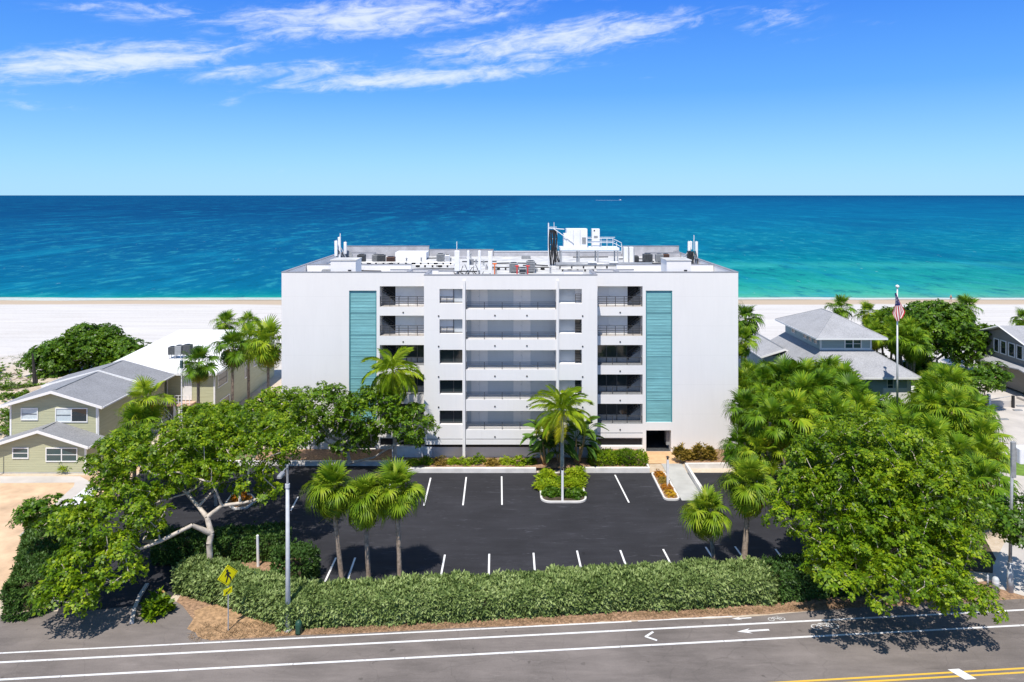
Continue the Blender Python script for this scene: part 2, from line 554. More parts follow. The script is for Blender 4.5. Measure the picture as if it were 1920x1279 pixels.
class MB:
    """collects shapes in world coordinates; build() links them as one mesh object"""
    def __init__(self):
        self.v = []
        self.f = []
        self.runs = []

    def add(self, vs, fs):
        o = len(self.v)
        self.runs.append((o, len(vs), len(self.f), len(fs)))
        self.v += [tuple(p) for p in vs]
        self.f += [tuple(i + o for i in f) for f in fs]
        return self

    def box(self, x0, x1, y0, y1, z0, z1):
        x0, x1 = min(x0, x1), max(x0, x1)
        y0, y1 = min(y0, y1), max(y0, y1)
        z0, z1 = min(z0, z1), max(z0, z1)
        return self.add([(x0, y0, z0), (x1, y0, z0), (x1, y1, z0), (x0, y1, z0), (x0, y0, z1), (x1, y0, z1), (x1, y1, z1), (x0, y1, z1)],
                        [(0, 3, 2, 1), (4, 5, 6, 7), (0, 1, 5, 4), (1, 2, 6, 5), (2, 3, 7, 6), (3, 0, 4, 7)])

    def bbox(self, x0, x1, y0, y1, z0, z1, b=0.03):
        """box with chamfered vertical and top edges"""
        pts = [(x0 + b, y0), (x1 - b, y0), (x1, y0 + b), (x1, y1 - b), (x1 - b, y1), (x0 + b, y1), (x0, y1 - b), (x0, y0 + b)]
        cx, cy = (x0 + x1) / 2, (y0 + y1) / 2
        ins = [(x + (b if x < cx else -b) * 0.8, y + (b if y < cy else -b) * 0.8) for x, y in pts]
        vs = [(x, y, z0) for x, y in pts] + [(x, y, z1 - b) for x, y in pts] + [(x, y, z1) for x, y in ins]
        fs = [tuple(range(7, -1, -1)), tuple(range(16, 24))]
        for r in (0, 8):
            for i in range(8):
                j = (i + 1) % 8
                fs.append((r + i, r + j, r + 8 + j, r + 8 + i))
        return self.add(vs, fs)

    def quad(self, a, b, c, d):
        return self.add([a, b, c, d], [(0, 1, 2, 3)])

    def poly(self, pts):
        return self.add(pts, [tuple(range(len(pts)))])

    def prism(self, pts, z0, z1):
        n = len(pts)
        vs = [(p[0], p[1], z0) for p in pts] + [(p[0], p[1], z1) for p in pts]
        fs = [tuple(range(n - 1, -1, -1)), tuple(range(n, 2 * n))]
        for i in range(n):
            j = (i + 1) % n
            fs.append((i, j, n + j, n + i))
        return self.add(vs, fs)

    def tube(self, path, rad, sides=8, cap=True):
        path = [Vector(p) for p in path]
        if not hasattr(rad, '__len__'):
            rad = [rad] * len(path)
        rings = []
        prev = None
        for i, p in enumerate(path):
            t = (path[min(i + 1, len(path) - 1)] - path[max(i - 1, 0)])
            if t.length < 1e-9:
                t = Vector((0, 0, 1))
            t.normalize()
            ref = prev if prev is not None else (Vector((1, 0, 0)) if abs(t.x) < 0.8 else Vector((0, 1, 0)))
            a = ref - t * ref.dot(t)
            if a.length < 1e-6:
                a = t.orthogonal()
            a.normalize()
            prev = a
            b = t.cross(a)
            rings.append([p + (a * math.cos(2 * math.pi * k / sides) + b * math.sin(2 * math.pi * k / sides)) * rad[i] for k in range(sides)])
        vs = [tuple(q) for r in rings for q in r]
        fs = []
        for i in range(len(rings) - 1):
            for k in range(sides):
                j = (k + 1) % sides
                fs.append((i * sides + k, i * sides + j, (i + 1) * sides + j, (i + 1) * sides + k))
        if cap:
            fs.append(tuple(range(sides - 1, -1, -1)))
            fs.append(tuple(range((len(rings) - 1) * sides, len(rings) * sides)))
        return self.add(vs, fs)

    def build_each(self, name, mat, parent, smooth=False):
        """one part for every shape collected"""
        for v0, nv, f0, nf in self.runs:
            one = MB()
            one.v = self.v[v0:v0 + nv]
            one.f = [tuple(i - v0 for i in f) for f in self.f[f0:f0 + nf]]
            one.build(name, mat, parent, smooth=smooth)

    def build(self, name, mat, parent=None, loc=None, smooth=False):
        if parent is not None:
            L = base_of(parent)
        else:
            L = Vector(loc) if loc is not None else Vector((0, 0, 0))
        me = bpy.data.meshes.new(name)
        me.from_pydata([(x - L.x, y - L.y, z - L.z) for x, y, z in self.v], [], self.f)
        if smooth:
            me.polygons.foreach_set('use_smooth', [True] * len(me.polygons))
        me.update()
        me.materials.append(mat)
        o = put(name, me, parent, (0, 0, 0) if parent is not None else L)
        if parent is None:
            BASE[o.name] = L.copy()
        return o


def structure(name, mb, mat):
    return tag(mb.build(name, mat), kind='structure')


def sheet(name, pts, z, mat, parent=None):
    mb = MB().poly([(p[0], p[1], z) for p in pts])
    if parent is not None:
        return mb.build(name, mat, parent)
    return structure(name, mb, mat)


# ------------------------------------------------------------------ ground, beach, sea
def ground_material():
    m, T, b = principled('sandy_ground')
    v = pos_vec(T)
    sep = T.node('ShaderNodeSeparateXYZ')
    T.l.new(v, sep.inputs[0])
    n = T.noise(v, 0.12, 6, 0.6)
    fine = T.noise(v, 2.2, 4, 0.7)
    soil = T.ramp(T.m('MULTIPLY_ADD', n, 0.6, T.m('MULTIPLY', fine, 0.4)), [(0.35, (0.40, 0.31, 0.21)), (0.5, (0.55, 0.46, 0.36)), (0.65, (0.66, 0.58, 0.48))])
    str_ = T.noise(T.scalevec(v, (0.05, 0.5, 1)), 1.0, 5, 0.6)
    sand = T.ramp(T.m('MULTIPLY_ADD', str_, 0.6, T.m('MULTIPLY', fine, 0.4)), [(0.3, (0.47, 0.445, 0.415)), (0.5, (0.57, 0.55, 0.525)), (0.72, (0.64, 0.625, 0.60))])
    yy = T.m('ADD', sep.outputs[1], T.m('MULTIPLY_ADD', n, 24.0, -12.0))
    c = T.mix(T.smooth(yy, 90, 112), soil, sand)
    # damp, tan sand by the waterline
    yw = T.m('ADD', sep.outputs[1], T.m('MULTIPLY', T.m('SUBTRACT', T.noise(T.scalevec(v, (0.06, 0.1, 1)), 0.5, 4), 0.5), 7.0))
    c = T.mix(T.smooth(yw, 166.5, 169.5), c, (0.47, 0.38, 0.28))
    c = T.mix(T.smooth(yw, 174.5, 178.0), c, (0.30, 0.26, 0.20))
    T.l.new(c, b.inputs['Base Color'])
    b.inputs['Roughness'].default_value = 0.95
    b.inputs['Specular IOR Level'].default_value = 0.2
    add_bump(T, b, T.noise(v, 0.9, 6, 0.65), 0.5, 0.25)
    return m


def shore(x):
    return 178.6 + 1.2 * math.sin(x * 0.021 + 0.6) + 0.6 * math.sin(x * 0.067) + 0.35 * math.sin(x * 0.19 + 1)


def ground():
    xs = sorted(set([-4000, -1500, -600, -300] + list(range(-200, 201, 4)) + [300, 600, 1500, 4000]))
    ys = [-600, -100, 0, 30, 60, 84] + list(np.arange(88, 132, 2.0)) + list(range(132, 166, 4)) + list(range(166, 192, 2)) + [200, 230]
    rng = random.Random(3)
    V, F = [], []
    for y in ys:
        for x in xs:
            z = 0.0
            if y > 150:
                z = -0.9 * (y - 150) / (shore(x) - 150 + 8)
                z -= 0.05
            if 84 < y < 126 and x < -36:
                a = min(1, (-36 - x) / 8) * min(1, (y - 84) / 8) * min(1, (126 - y) / 8)
                z = a * (0.55 + 0.5 * math.sin(x * 0.35 + y * 0.2) * math.sin(y * 0.31 + x * 0.09) + rng.uniform(-0.12, 0.12))
            V.append((x, y, z))
    nx = len(xs)
    for j in range(len(ys) - 1):
        for i in range(nx - 1):
            F.append((j * nx + i, j * nx + i + 1, (j + 1) * nx + i + 1, (j + 1) * nx + i))
    me = np_mesh('ground', V, F, ground_material())
    me.polygons.foreach_set('use_smooth', [True] * len(me.polygons))
    tag(put('ground', me), kind='structure')


def sea_material():
    m, T, b = principled('sea_water')
    v = pos_vec(T)
    sep = T.node('ShaderNodeSeparateXYZ')
    T.l.new(v, sep.inputs[0])
    x, y = sep.outputs[0], sep.outputs[1]
    # depth of water: distance offshore on a log scale, bars and weed patches bend it
    off = T.m('MAXIMUM', T.m('SUBTRACT', y, 177.0), 0.5)
    lg = T.m('LOGARITHM', off, 10.0)
    wob = T.noise(T.scalevec(v, (0.0022, 0.010, 1)), 1.0, 4, 0.55)
    wob2 = T.noise(T.scalevec(v, (0.0006, 0.0022, 1)), 1.0, 3, 0.5)
    side = T.m('MULTIPLY_ADD', T.smooth(x, -120, 110), -1.0, 0.74)
    d = T.m('ADD', T.m('ADD', lg, side), T.m('ADD', T.m('MULTIPLY_ADD', wob, 0.55, -0.275), T.m('MULTIPLY_ADD', wob2, 0.5, -0.25)))
    dn = T.m('MULTIPLY', d, 0.25)          # 0 at 1 m, 1 at 10 km
    col = T.ramp(dn, [(0.0, (0.17, 0.34, 0.28)), (0.22, (0.050, 0.36, 0.265)), (0.34, (0.012, 0.285, 0.240)), (0.44, (0.0, 0.175, 0.235)),
                      (0.53, (0.0, 0.132, 0.240)), (0.64, (0.0, 0.108, 0.228)), (0.78, (0.0, 0.080, 0.200)), (0.95, (0.0, 0.048, 0.145))])
    # sandbar tongue close to the beach, darker trough beyond it
    bar = T.m('MULTIPLY', T.smooth(T.m('ABSOLUTE', T.m('SUBTRACT', T.m('ADD', off, T.m('MULTIPLY', wob, 40.0)), 105.0)), 18.0, 0.0), T.smooth(x, -60, 60))
    col = T.mix(T.m('MULTIPLY', bar, 0.55), col, (0.03, 0.33, 0.30))
    ch = T.noise(T.scalevec(v, (0.16, 0.075, 1)), 1.0, 6, 0.7)
    near = T.smooth(off, 900, 60)
    col = T.mix(T.m('MULTIPLY', T.smooth(ch, 0.50, 0.72), T.m('MULTIPLY', near, 0.55)), col, (0.04, 0.36, 0.38))
    col = T.mix(T.m('MULTIPLY', T.smooth(ch, 0.48, 0.30), T.m('MULTIPLY', near, 0.7)), col, (0.0, 0.085, 0.16))
    ch2 = T.noise(T.scalevec(v, (0.045, 0.010, 1)), 1.0, 7, 0.72)
    col = T.mix(T.m('MULTIPLY', T.smooth(ch2, 0.5, 0.66), 0.5), col, (0.005, 0.21, 0.33))
    ch3 = T.noise(T.scalevec(v, (0.006, 0.0024, 1)), 1.0, 9, 0.78)
    col = T.mix(T.m('MULTIPLY', T.smooth(ch3, 0.5, 0.36), 0.55), col, (0.0, 0.075, 0.19))
    # foam where the swash meets the sand
    fx = T.m('SUBTRACT', off, T.m('MULTIPLY', T.noise(T.scalevec(v, (0.05, 0.3, 1)), 1.0, 5, 0.7), 6.0))
    foam = T.m('MULTIPLY', T.smooth(fx, 1.6, 0.2), 0.75)
    col = T.mix(foam, col, (0.62, 0.62, 0.60))
    # scattered flecks of white
    fl = T.noise(T.scalevec(v, (0.55, 0.16, 1)), 1.0, 3, 0.6)
    col = T.mix(T.m('MULTIPLY', T.smooth(fl, 0.715, 0.76), T.m('MULTIPLY', near, 0.5)), col, (0.40, 0.55, 0.58))
    T.l.new(col, b.inputs['Base Color'])
    b.inputs['Roughness'].default_value = 0.42
    b.inputs['IOR'].default_value = 1.33
    b.inputs['Specular IOR Level'].default_value = 0.0
    gl = T.node('ShaderNodeBsdfGlossy')
    gl.inputs['Roughness'].default_value = 0.32
    gl.inputs['Color'].default_value = (0.9, 0.95, 1, 1)
    mx = T.node('ShaderNodeMixShader')
    mx.inputs[0].default_value = 0.025
    T.l.new(b.outputs[0], mx.inputs[1])
    T.l.new(gl.outputs[0], mx.inputs[2])
    T.l.new(mx.outputs[0], T.n['Material Output'].inputs[0])
    w1 = T.noise(T.scalevec(v, (0.10, 0.35, 1)), 1.0, 6, 0.65, 0.3)
    w2 = T.noise(T.scalevec(v, (0.6, 1.4, 1)), 1.0, 4, 0.6)
    add_bump(T, b, T.m('MULTIPLY_ADD', w1, 1.0, T.m('MULTIPLY', w2, 0.25)), 0.9, 1.3)
    return m


def sea():
    xs = [-60000, -8000, -2000, -600, -200, 0, 200, 600, 2000, 8000, 60000]
    ys = [170, 200, 260, 400, 800, 2000, 6000, 20000, 80000]
    V = [(x, y, -0.72) for y in ys for x in xs]
    nx = len(xs)
    F = [(j * nx + i, j * nx + i + 1, (j + 1) * nx + i + 1, (j + 1) * nx + i) for j in range(len(ys) - 1) for i in range(nx - 1)]
    tag(put('sea', np_mesh('sea', V, F, sea_material())), kind='structure')


ground()
sea()

# ------------------------------------------------------------------ road, parking, paving
TH = math.atan(0.0825)
RU = Vector((math.cos(TH), math.sin(TH), 0))
RV = Vector((-math.sin(TH), math.cos(TH), 0))
R0 = Vector((0, 40.84, 0))


def rp(u, v, z=0.0):
    p = R0 + RU * u + RV * v
    return (p.x, p.y, z)


def uv_of(x, y):
    d = Vector((x, y, 0)) - R0
    return d.dot(RU), d.dot(RV)


road = MB()
edge = [rp(-400, -12.2, .008), rp(400, -12.2, .008)]
rng = random.Random(11)
up = [(-400, 0.95), (-31, 0.98)]
for u in range(-18, 60, 3):
    up.append((u, 1.02 + rng.uniform(-0.1, 0.1) - (0.25 if 2 < u < 16 else 0.0)))
up.append((400, 1.0))
road.poly([rp(-400, -12.2, .008), rp(400, -12.2, .008)] + [rp(u, v, .008) for u, v in reversed(up)])
ROAD = structure('road', road, ROADM)


def rstripe(name, u0, u1, v0, w, mat, seg=None, z=0.014):
    mb = MB()
    n = max(1, int((u1 - u0) / 6))
    for i in range(n):
        a, b_ = u0 + (u1 - u0) * i / n, u0 + (u1 - u0) * (i + 1) / n - (0.03 if seg else 0)
        mb.quad(rp(a, v0 - w / 2, z), rp(b_, v0 - w / 2, z), rp(b_, v0 + w / 2, z), rp(a, v0 + w / 2, z))
    return mb.build(name, mat, ROAD)


rstripe('edge_line', -120, 7.2, 0.82, 0.12, PW)
rstripe('edge_line', 7.6, 13.4, 0.82, 0.09, PW)
rstripe('bike_lane_line', -120, 120, 0.0, 0.15, PW)
rstripe('lane_line', -120, 120, -1.45, 0.15, PW, seg=True)
rstripe('centre_line', -120, 120, -5.02, 0.13, PY)
rstripe('centre_line', -120, 120, -5.33, 0.13, PY)
rstripe('far_lane_line', -120, 120, -9.0, 0.13, PW)
u_, v_ = uv_of(*G(1815, 1262)[:2])
MB().quad(rp(u_ - 0.55, -5.62, .020), rp(u_ + 0.1, -5.62, .020), rp(u_ - 0.25, -4.78, .020), rp(u_ - 0.9, -4.78, .020)).build('crossing_bar', PW, ROAD)


def stroke(mb, pts, w, z=0.018, closed=False):
    pts = [Vector((p[0], p[1], 0)) for p in pts]
    n = len(pts)
    for i in range(n if closed else n - 1):
        a, b_ = pts[i], pts[(i + 1) % n]
        d = (b_ - a).normalized()
        q = Vector((-d.y, d.x, 0)) * w / 2
        a2, b2 = a - d * w * 0.25, b_ + d * w * 0.25
        mb.quad(*[(*(p.xy), z + 0.0004 * i) for p in (a2 - q, b2 - q, b2 + q, a2 + q)])


def rstroke(mb, uvs, w, closed=False, z=0.018):
    stroke(mb, [rp(*p) for p in uvs], w, z, closed)


u_, v_ = uv_of(*G(1214, 1194)[:2])
mb = MB()
rstroke(mb, [(u_ + 0.42, v_ + 0.38), (u_ - 0.1, v_), (u_ + 0.42, v_ - 0.38)], 0.14)
mb.build('bike_chevron', PW, ROAD)
u_, v_ = uv_of(*G(1382, 1185)[:2])
mb = MB()
rstroke(mb, [(u_ + 0.3, v_), (u_ + 1.9, v_ + 0.02)], 0.15)
rp3 = [rp(u_, v_, .019), rp(u_ + 0.85, v_ - 0.24, .019), rp(u_ + 0.55, v_, .019), rp(u_ + 0.85, v_ + 0.24, .019)]
mb.add(rp3, [(0, 1, 2), (0, 2, 3)])
mb.build('bike_arrow', PW, ROAD)
u_, v_ = uv_of(*G(1372, 1161)[:2])
mb = MB()
rstroke(mb, [(u_ + 0.3, v_), (u_ + 1.2, v_ + 0.02)], 0.1)
rp3 = [rp(u_, v_, .019), rp(u_ + 0.6, v_ - 0.16, .019), rp(u_ + 0.35, v_, .019), rp(u_ + 0.6, v_ + 0.16, .019)]
mb.add(rp3, [(0, 1, 2), (0, 2, 3)])
mb.build('shoulder_arrow', PW, ROAD)


def bike_symbol(px, py, s):
    u0, v0 = uv_of(*G(px, py)[:2])
    mb = MB()
    for du in (-0.55, 0.55):
        rstroke(mb, [(u0 + (du + 0.3 * math.cos(a)) * s, v0 + (0.26 * math.sin(a) - 0.12) * s) for a in [i * math.pi / 6 for i in range(12)]], 0.07 * s, True)
    rstroke(mb, [(u0 - 0.55 * s, v0 - 0.12 * s), (u0 - 0.25 * s, v0 + 0.2 * s), (u0 + 0.3 * s, v0 + 0.2 * s), (u0 + 0.05 * s, v0 - 0.15 * s), (u0 - 0.25 * s, v0 + 0.2 * s)], 0.07 * s, z=0.022)
    rstroke(mb, [(u0 + 0.05 * s, v0 - 0.15 * s), (u0 + 0.55 * s, v0 - 0.12 * s), (u0 + 0.25 * s, v0 + 0.36 * s)], 0.07 * s, z=0.026)
    mb.build('bike_symbol', PWW, ROAD)


bike_symbol(1545, 1173, 0.95)
bike_symbol(1455, 1160, 0.6)

# parking lot
lot = [(-21.6, 44.2), (-27.6, 43.0), (-31.5, 52.0), (-34, 58), (-34, 66.5), (-9.8, 66.5), (-9.8, 64.9), (25.0, 64.9), (25.5, 45.6), (-14.0, 45.0), (-14.6, 49.6), (-21.0, 49.6)]
LOT = sheet('parking_lot', lot, 0.010, LOTM)
stall = [((807.5, 896.3), (795, 948.4)), ((874.2, 894.9), (868, 947.8)), ((940.6, 893.5), (941.2, 947)), ((1153.1, 890.7), (1179.3, 942.7)),
         ((834.2, 1040.5), (821, 1110)), ((917.3, 1039), (915.9, 1110)), ((1000.3, 1037), (1005.6, 1110)), ((1081.9, 1032.9), (1098.5, 1106)),
         ((1163, 1032), (1189, 1102)), ((1243.3, 1030), (1280, 1100)), ((1323, 1026), (1370, 1098)), ((1378, 1025), (1430, 1096)), ((1454, 1030), (1500, 1092)),
         ((630, 1046), (596, 1120)), ((666, 1046), (640, 1120)), ((559, 932), (545, 958)), ((1277, 880), (1300, 925)),
         ((735, 898), (715, 950)), ((1410, 890), (1446, 940))]
for a, b_ in stall:
    A, B = Vector(G(*a)), Vector(G(*b_))
    d = (B - A).normalized()
    q = Vector((-d.y, d.x, 0)) * 0.065
    MB().quad(*[(p.x, p.y, 0.016) for p in (A - q, B - q, B + q, A + q)]).build('stall_line', PLW, LOT)
sheet('driveway_apron', [rp(-40, 0.98), rp(-17.2, 0.98), (-20.4, 43.9), (-21.4, 44.6), (-27.8, 43.3), (-32, 42.7)], 0.006, ROADM)


def ragged(pts, amp, step=0.8, seed=1):
    rg = random.Random(seed)
    out = []
    for i, a in enumerate(pts):
        b_ = pts[(i + 1) % len(pts)]
        L = math.hypot(b_[0] - a[0], b_[1] - a[1])
        n = max(1, int(L / step)) if L < 120 else 1
        for k in range(n):
            t = k / n
            out.append((a[0] + (b_[0] - a[0]) * t + rg.uniform(-amp, amp), a[1] + (b_[1] - a[1]) * t + rg.uniform(-amp, amp)))
    return out


# verge, mulch, sandy yard, concrete drive, lawn
verge = [rp(-18.0, 0.9)[:2], rp(0, 0.9)[:2], rp(20, 0.9)[:2], rp(60, 0.9)[:2], rp(60, 5.0)[:2], (25.3, 45.8), (-14.0, 45.2), (-14.6, 49.8), (-21.2, 49.8), (-21.0, 44.4), (-19.9, 42.2)]
sheet('mulch_verge', ragged(verge, 0.10, 0.6), 0.004, MULCH)
sheet('pine_straw_patch', ragged([rp(-17.6, 1.1)[:2], rp(-15, 1.2)[:2], rp(-12.2, 1.25)[:2], (-13.2, 42.6), (-15.4, 43.7), (-18.2, 44.4), (-19.4, 43.3), (-18.9, 41.6)], 0.14, 0.5), 0.012, PINE)
sheet('yard', ragged([(-75, 46), (-33, 45.5), (-29.5, 49), (-34.2, 58), (-34.2, 66.6), (-38.2, 66.6), (-38.2, 64.2), (-75, 64.2)], 0.12, 1.2), 0.004, DIRT)
sheet('house_path', [G(0, 893)[:2], G(150, 893)[:2], G(172, 905)[:2], G(160, 930)[:2], G(60, 1010)[:2], G(35, 1005)[:2], G(138, 912)[:2], G(140, 905)[:2], G(0, 906)[:2]], 0.008, CONC)
sheet('concrete_drive', [G(1826, 672)[:2], (76, 106), (72, 84), (58, 62), (52, 46.2), rp(33, 1.1), rp(31.5, 2.6), G(1862, 1060)[:2], G(1900, 985)[:2], G(1862, 905)[:2], G(1845, 860)[:2], G(1835, 800)[:2], G(1812, 745)[:2], G(1790, 690)[:2]], 0.006, CONC)
lawn = []
for k in range(20):
    a = 2 * math.pi * k / 20
    lawn.append((FX(1918, 66.5) + 3.6 * math.cos(a), 66.5 + 2.7 * math.sin(a)))
sheet('lawn', lawn, 0.012, GRASSM)
sheet('grove_soil', [(16.2, 52), (25.5, 49), (33, 47.5), (36, 55), (42, 64), (50, 78), (54, 90), (60, 108), (23, 108), (22.6, 66.4), (25.6, 65)], 0.003, SOIL)


# kerbs and planter walls
def kerb_path(name, pts, w, h, mat, z0=0.0, label='', cat='kerb', group=None, closed=False):
    mb = MB()
    n = len(pts)
    P = [Vector((p[0], p[1], 0)) for p in pts]
    L, Rr = [], []
    for i in range(n):
        a = P[i - 1] if (i > 0 or closed) else P[i]
        c = P[(i + 1) % n] if (i < n - 1 or closed) else P[i]
        d = (c - a).normalized()
        q = Vector((-d.y, d.x, 0)) * w / 2
        L.append(P[i] + q)
        Rr.append(P[i] - q)
    vs, fs = [], []
    for i in range(n):
        for p, z in ((L[i], z0), (L[i], z0 + h), (Rr[i], z0 + h), (Rr[i], z0)):
            vs.append((p.x, p.y, z))
    for i in range(n if closed else n - 1):
        j = (i + 1) % n
        for k in range(3):
            fs.append((i * 4 + k, j * 4 + k, j * 4 + k + 1, i * 4 + k + 1))
    if not closed:
        fs += [(0, 1, 2, 3), ((n - 1) * 4 + 3, (n - 1) * 4 + 2, (n - 1) * 4 + 1, (n - 1) * 4)]
    mb.add(vs, fs)
    o = mb.build(name, mat, None, (P[0].x, P[0].y, z0))
    return tag(o, label, cat, group)


kerb_path('planter_wall', [(-34, 66.7), (-10.0, 66.7), (-9.9, 65.0), (2.2, 65.0)], 0.34, 0.42, KERB, 0, 'long pale planter wall before the building, left of the palm island', 'planter wall')
kerb_path('planter_wall', [(6.4, 65.0), (12.55, 65.0), (12.55, 66.8)], 0.34, 0.45, KERB, 0, 'short pale planter wall between the palm island and the walkway', 'planter wall')
kerb_path('planter_wall', [(16.15, 60.0), (16.2, 66.0), (25.5, 66.2)], 0.32, 0.45, KERB, 0, 'pale planter wall right of the entrance walkway', 'planter wall')


def round_rect(x0, x1, y0, y1, r, n=5):
    pts = []
    for cx_, cy_, a0 in ((x1 - r, y0 + r, -90), (x1 - r, y1 - r, 0), (x0 + r, y1 - r, 90), (x0 + r, y0 + r, 180)):
        for i in range(n + 1):
            a = R(a0 + 90 * i / n)
            pts.append((cx_ + r * math.cos(a), cy_ + r * math.sin(a)))
    return pts


isl = round_rect(2.45, 6.15, 58.55, 64.6, 0.75)
kerb_path('island_kerb', isl, 0.16, 0.15, KERB, 0, 'rounded pale kerb round the palm island in the car park', 'kerb', closed=True)
sheet('island_soil', isl, 0.10, SOIL)
strip = round_rect(12.72, 13.95, 59.0, 64.7, 0.4)
kerb_path('flower_strip_kerb', strip, 0.15, 0.15, KERB, 0, 'narrow pale kerb round the orange flower strip beside the walkway', 'kerb', closed=True)
sheet('flower_strip_soil', strip, 0.10, MULCH)
sheet('walkway', [(14.1, 58.9), (16.0, 58.9), (16.0, 67.0), (14.1, 67.0)], 0.05, CONCG)
sheet('entrance_paving', [(12.75, 67.0), (16.0, 67.0), (16.0, 70.2), (12.75, 70.2)], 0.05, TILEO)
sheet('planting_bed', [(-34, 66.9), (-9.7, 66.9), (-9.7, 65.2), (2.2, 65.2), (12.4, 65.2), (12.4, 70), (8.2, 70), (8.2, 67.7), (-8.4, 67.7), (-8.4, 70), (-34, 70)], 0.34, MULCH)
sheet('planting_bed', [(16.35, 66.2), (25.3, 66.4), (25.3, 70), (16.35, 70)], 0.34, MULCH)
il = [G(424, 945), G(440, 956), G(462, 954), G(480, 940), G(470, 930), G(436, 928)]
kerb_path('small_island_kerb', [p[:2] for p in il], 0.16, 0.15, KERB, 0, 'small pointed kerb island under the left tree', 'kerb', closed=True)
sheet('small_island_soil', [p[:2] for p in il], 0.09, MULCH)
kerb_path('broken_kerb', [G(247, 1170)[:2], G(252, 1145)[:2], G(262, 1120)[:2], G(276, 1098)[:2]], 0.22, 0.16, CONC, 0, 'broken pale kerb beside the left driveway mouth', 'kerb')


# ------------------------------------------------------------------ the white apartment building
YF, YC, YB = 70.0, 67.7, 97.0        # wing front, centre front, back
XL, XR = -22.74, 22.32
CL, CR = -8.4, 8.14
ZP = 17.77
S0, S1 = YF / FPX, YC / FPX


def wx(px):
    return (px - CX) * S0


def wz(py):
    return HCAM - (py - HY) * S0


def cxx(px):
    return (px - CX) * S1


def cz(py):
    return HCAM - (py - HY) * S1


CONDO = thing('apartment_building', (0, YF, 0), 'white five-storey apartment block with two teal louvred strips', 'building')


def wall_holes(mb, x0, x1, z0, z1, y, holes):
    """front wall facing the road with recessed openings (x0,x1,z0,z1,depth)"""
    xs = sorted({x0, x1, *[h[0] for h in holes], *[h[1] for h in holes]})
    zs = sorted({z0, z1, *[h[2] for h in holes], *[h[3] for h in holes]})
    for j in range(len(zs) - 1):
        za, zb = zs[j], zs[j + 1]
        run = None
        for i in range(len(xs) - 1):
            xa, xb = xs[i], xs[i + 1]
            cxm, czm = (xa + xb) / 2, (za + zb) / 2
            hole = any(h[0] < cxm < h[1] and h[2] < czm < h[3] for h in holes)
            if not hole:
                run = (run[0], xb) if run else (xa, xb)
            if (hole or i == len(xs) - 2) and run:
                mb.quad((run[0], y, za), (run[1], y, za), (run[1], y, zb), (run[0], y, zb))
                run = None
    for a, b_, c, d, dep in holes:
        yb = y + dep
        mb.quad((a, y, c), (a, y, d), (a, yb, d), (a, yb, c))
        mb.quad((b_, y, d), (b_, y, c), (b_, yb, c), (b_, yb, d))
        mb.quad((a, y, d), (b_, y, d), (b_, yb, d), (a, yb, d))
        mb.quad((a, y, c), (a, yb, c), (b_, yb, c), (b_, y, c))


FLOORS = range(5)
stairL = (wx(712), wx(795) - 0.28)
stairL = (wx(712), CL - 0.02)
stairR = (wx(1120.5), wx(1205))
tealL = (wx(654.5), wx(706))
tealR = (wx(1211), wx(1260.5))
tz0, tz1 = wz(792), wz(545)
holesL = [(tealL[0], tealL[1], tz0, tz1, 0.3), (tealL[0], tealL[1] - 0.1, 0.02, 2.19, 4.0)]
holesR = [(tealR[0], tealR[1], tz0, tz1, 0.3), (tealR[0] + 0.03, tealR[1] - 0.12, 0.02, 2.19, 5.0)]
for k in FLOORS:
    zt, zb = wz(536.8 + 55.1 * k), wz(575.5 + 54.9 * k)
    holesL.append((stairL[0], stairL[1], zb, zt, 2.4))
    holesR.append((stairR[0], stairR[1], zb, zt, 2.4))
for hs_, sx in ((holesL, stairL), (holesR, stairR)):
    hs_.append((sx[0], sx[1], wz(837), wz(822), 0.5))
mb = MB()
wall_holes(mb, XL, CL, 0, ZP, YF, holesL)
wall_holes(mb, CR, XR, 0, ZP, YF, holesR)
# flanks and back of the block
mb.quad((XL, YB, 0), (XL, YF, 0), (XL, YF, ZP), (XL, YB, ZP))
mb.quad((XR, YF, 0), (XR, YB, 0), (XR, YB, ZP), (XR, YF, ZP))
mb.quad((XR, YB, 0), (XL, YB, 0), (XL, YB, ZP), (XR, YB, ZP))
mb.build('wing_wall', WHITE, CONDO)

# centre bay
recX = (cxx(873.5), cxx(1043))
winL = (cxx(824), cxx(867))
winR = (cxx(1048.5), cxx(1091))
zbase = 1.62
holesC = []
for k in FLOORS:
    holesC.append((recX[0], recX[1], cz(580.5 + 56.4 * k), cz(543 + 56.9 * k), 1.9))
    holesC.append((winL[0], winL[1], cz(568.9 + 56.9 * k), cz(541.9 + 57 * k), 0.55))
    holesC.append((winR[0], winR[1], cz(568.9 + 56.9 * k), cz(541.9 + 57 * k), 0.9))
mb = MB()
wall_holes(mb, CL, CR, zbase, ZP - 0.02, YC, holesC)
for x in (CL, CR):
    mb.quad((x, YC, 0), (x, YF, 0), (x, YF, ZP - 0.02), (x, YC, ZP - 0.02))
mb.quad((CL, YC, zbase), (CR, YC, zbase), (CR, YC + 1.0, zbase), (CL, YC + 1.0, zbase))
mb.quad((CL, YC + 1.0, 0), (CR, YC + 1.0, 0), (CR, YC + 1.0, 1.0), (CL, YC + 1.0, 1.0))
mb.build('centre_wall', WHITE, CONDO)
mb = MB()
mb.quad((CL, YC + 1.004, 0.9), (CR, YC + 1.004, 0.9), (CR, YC + 1.004, zbase), (CL, YC + 1.004, zbase))
mb.build('slot_back', BLACK, CONDO)  # flat black sheet behind the ground-floor slot
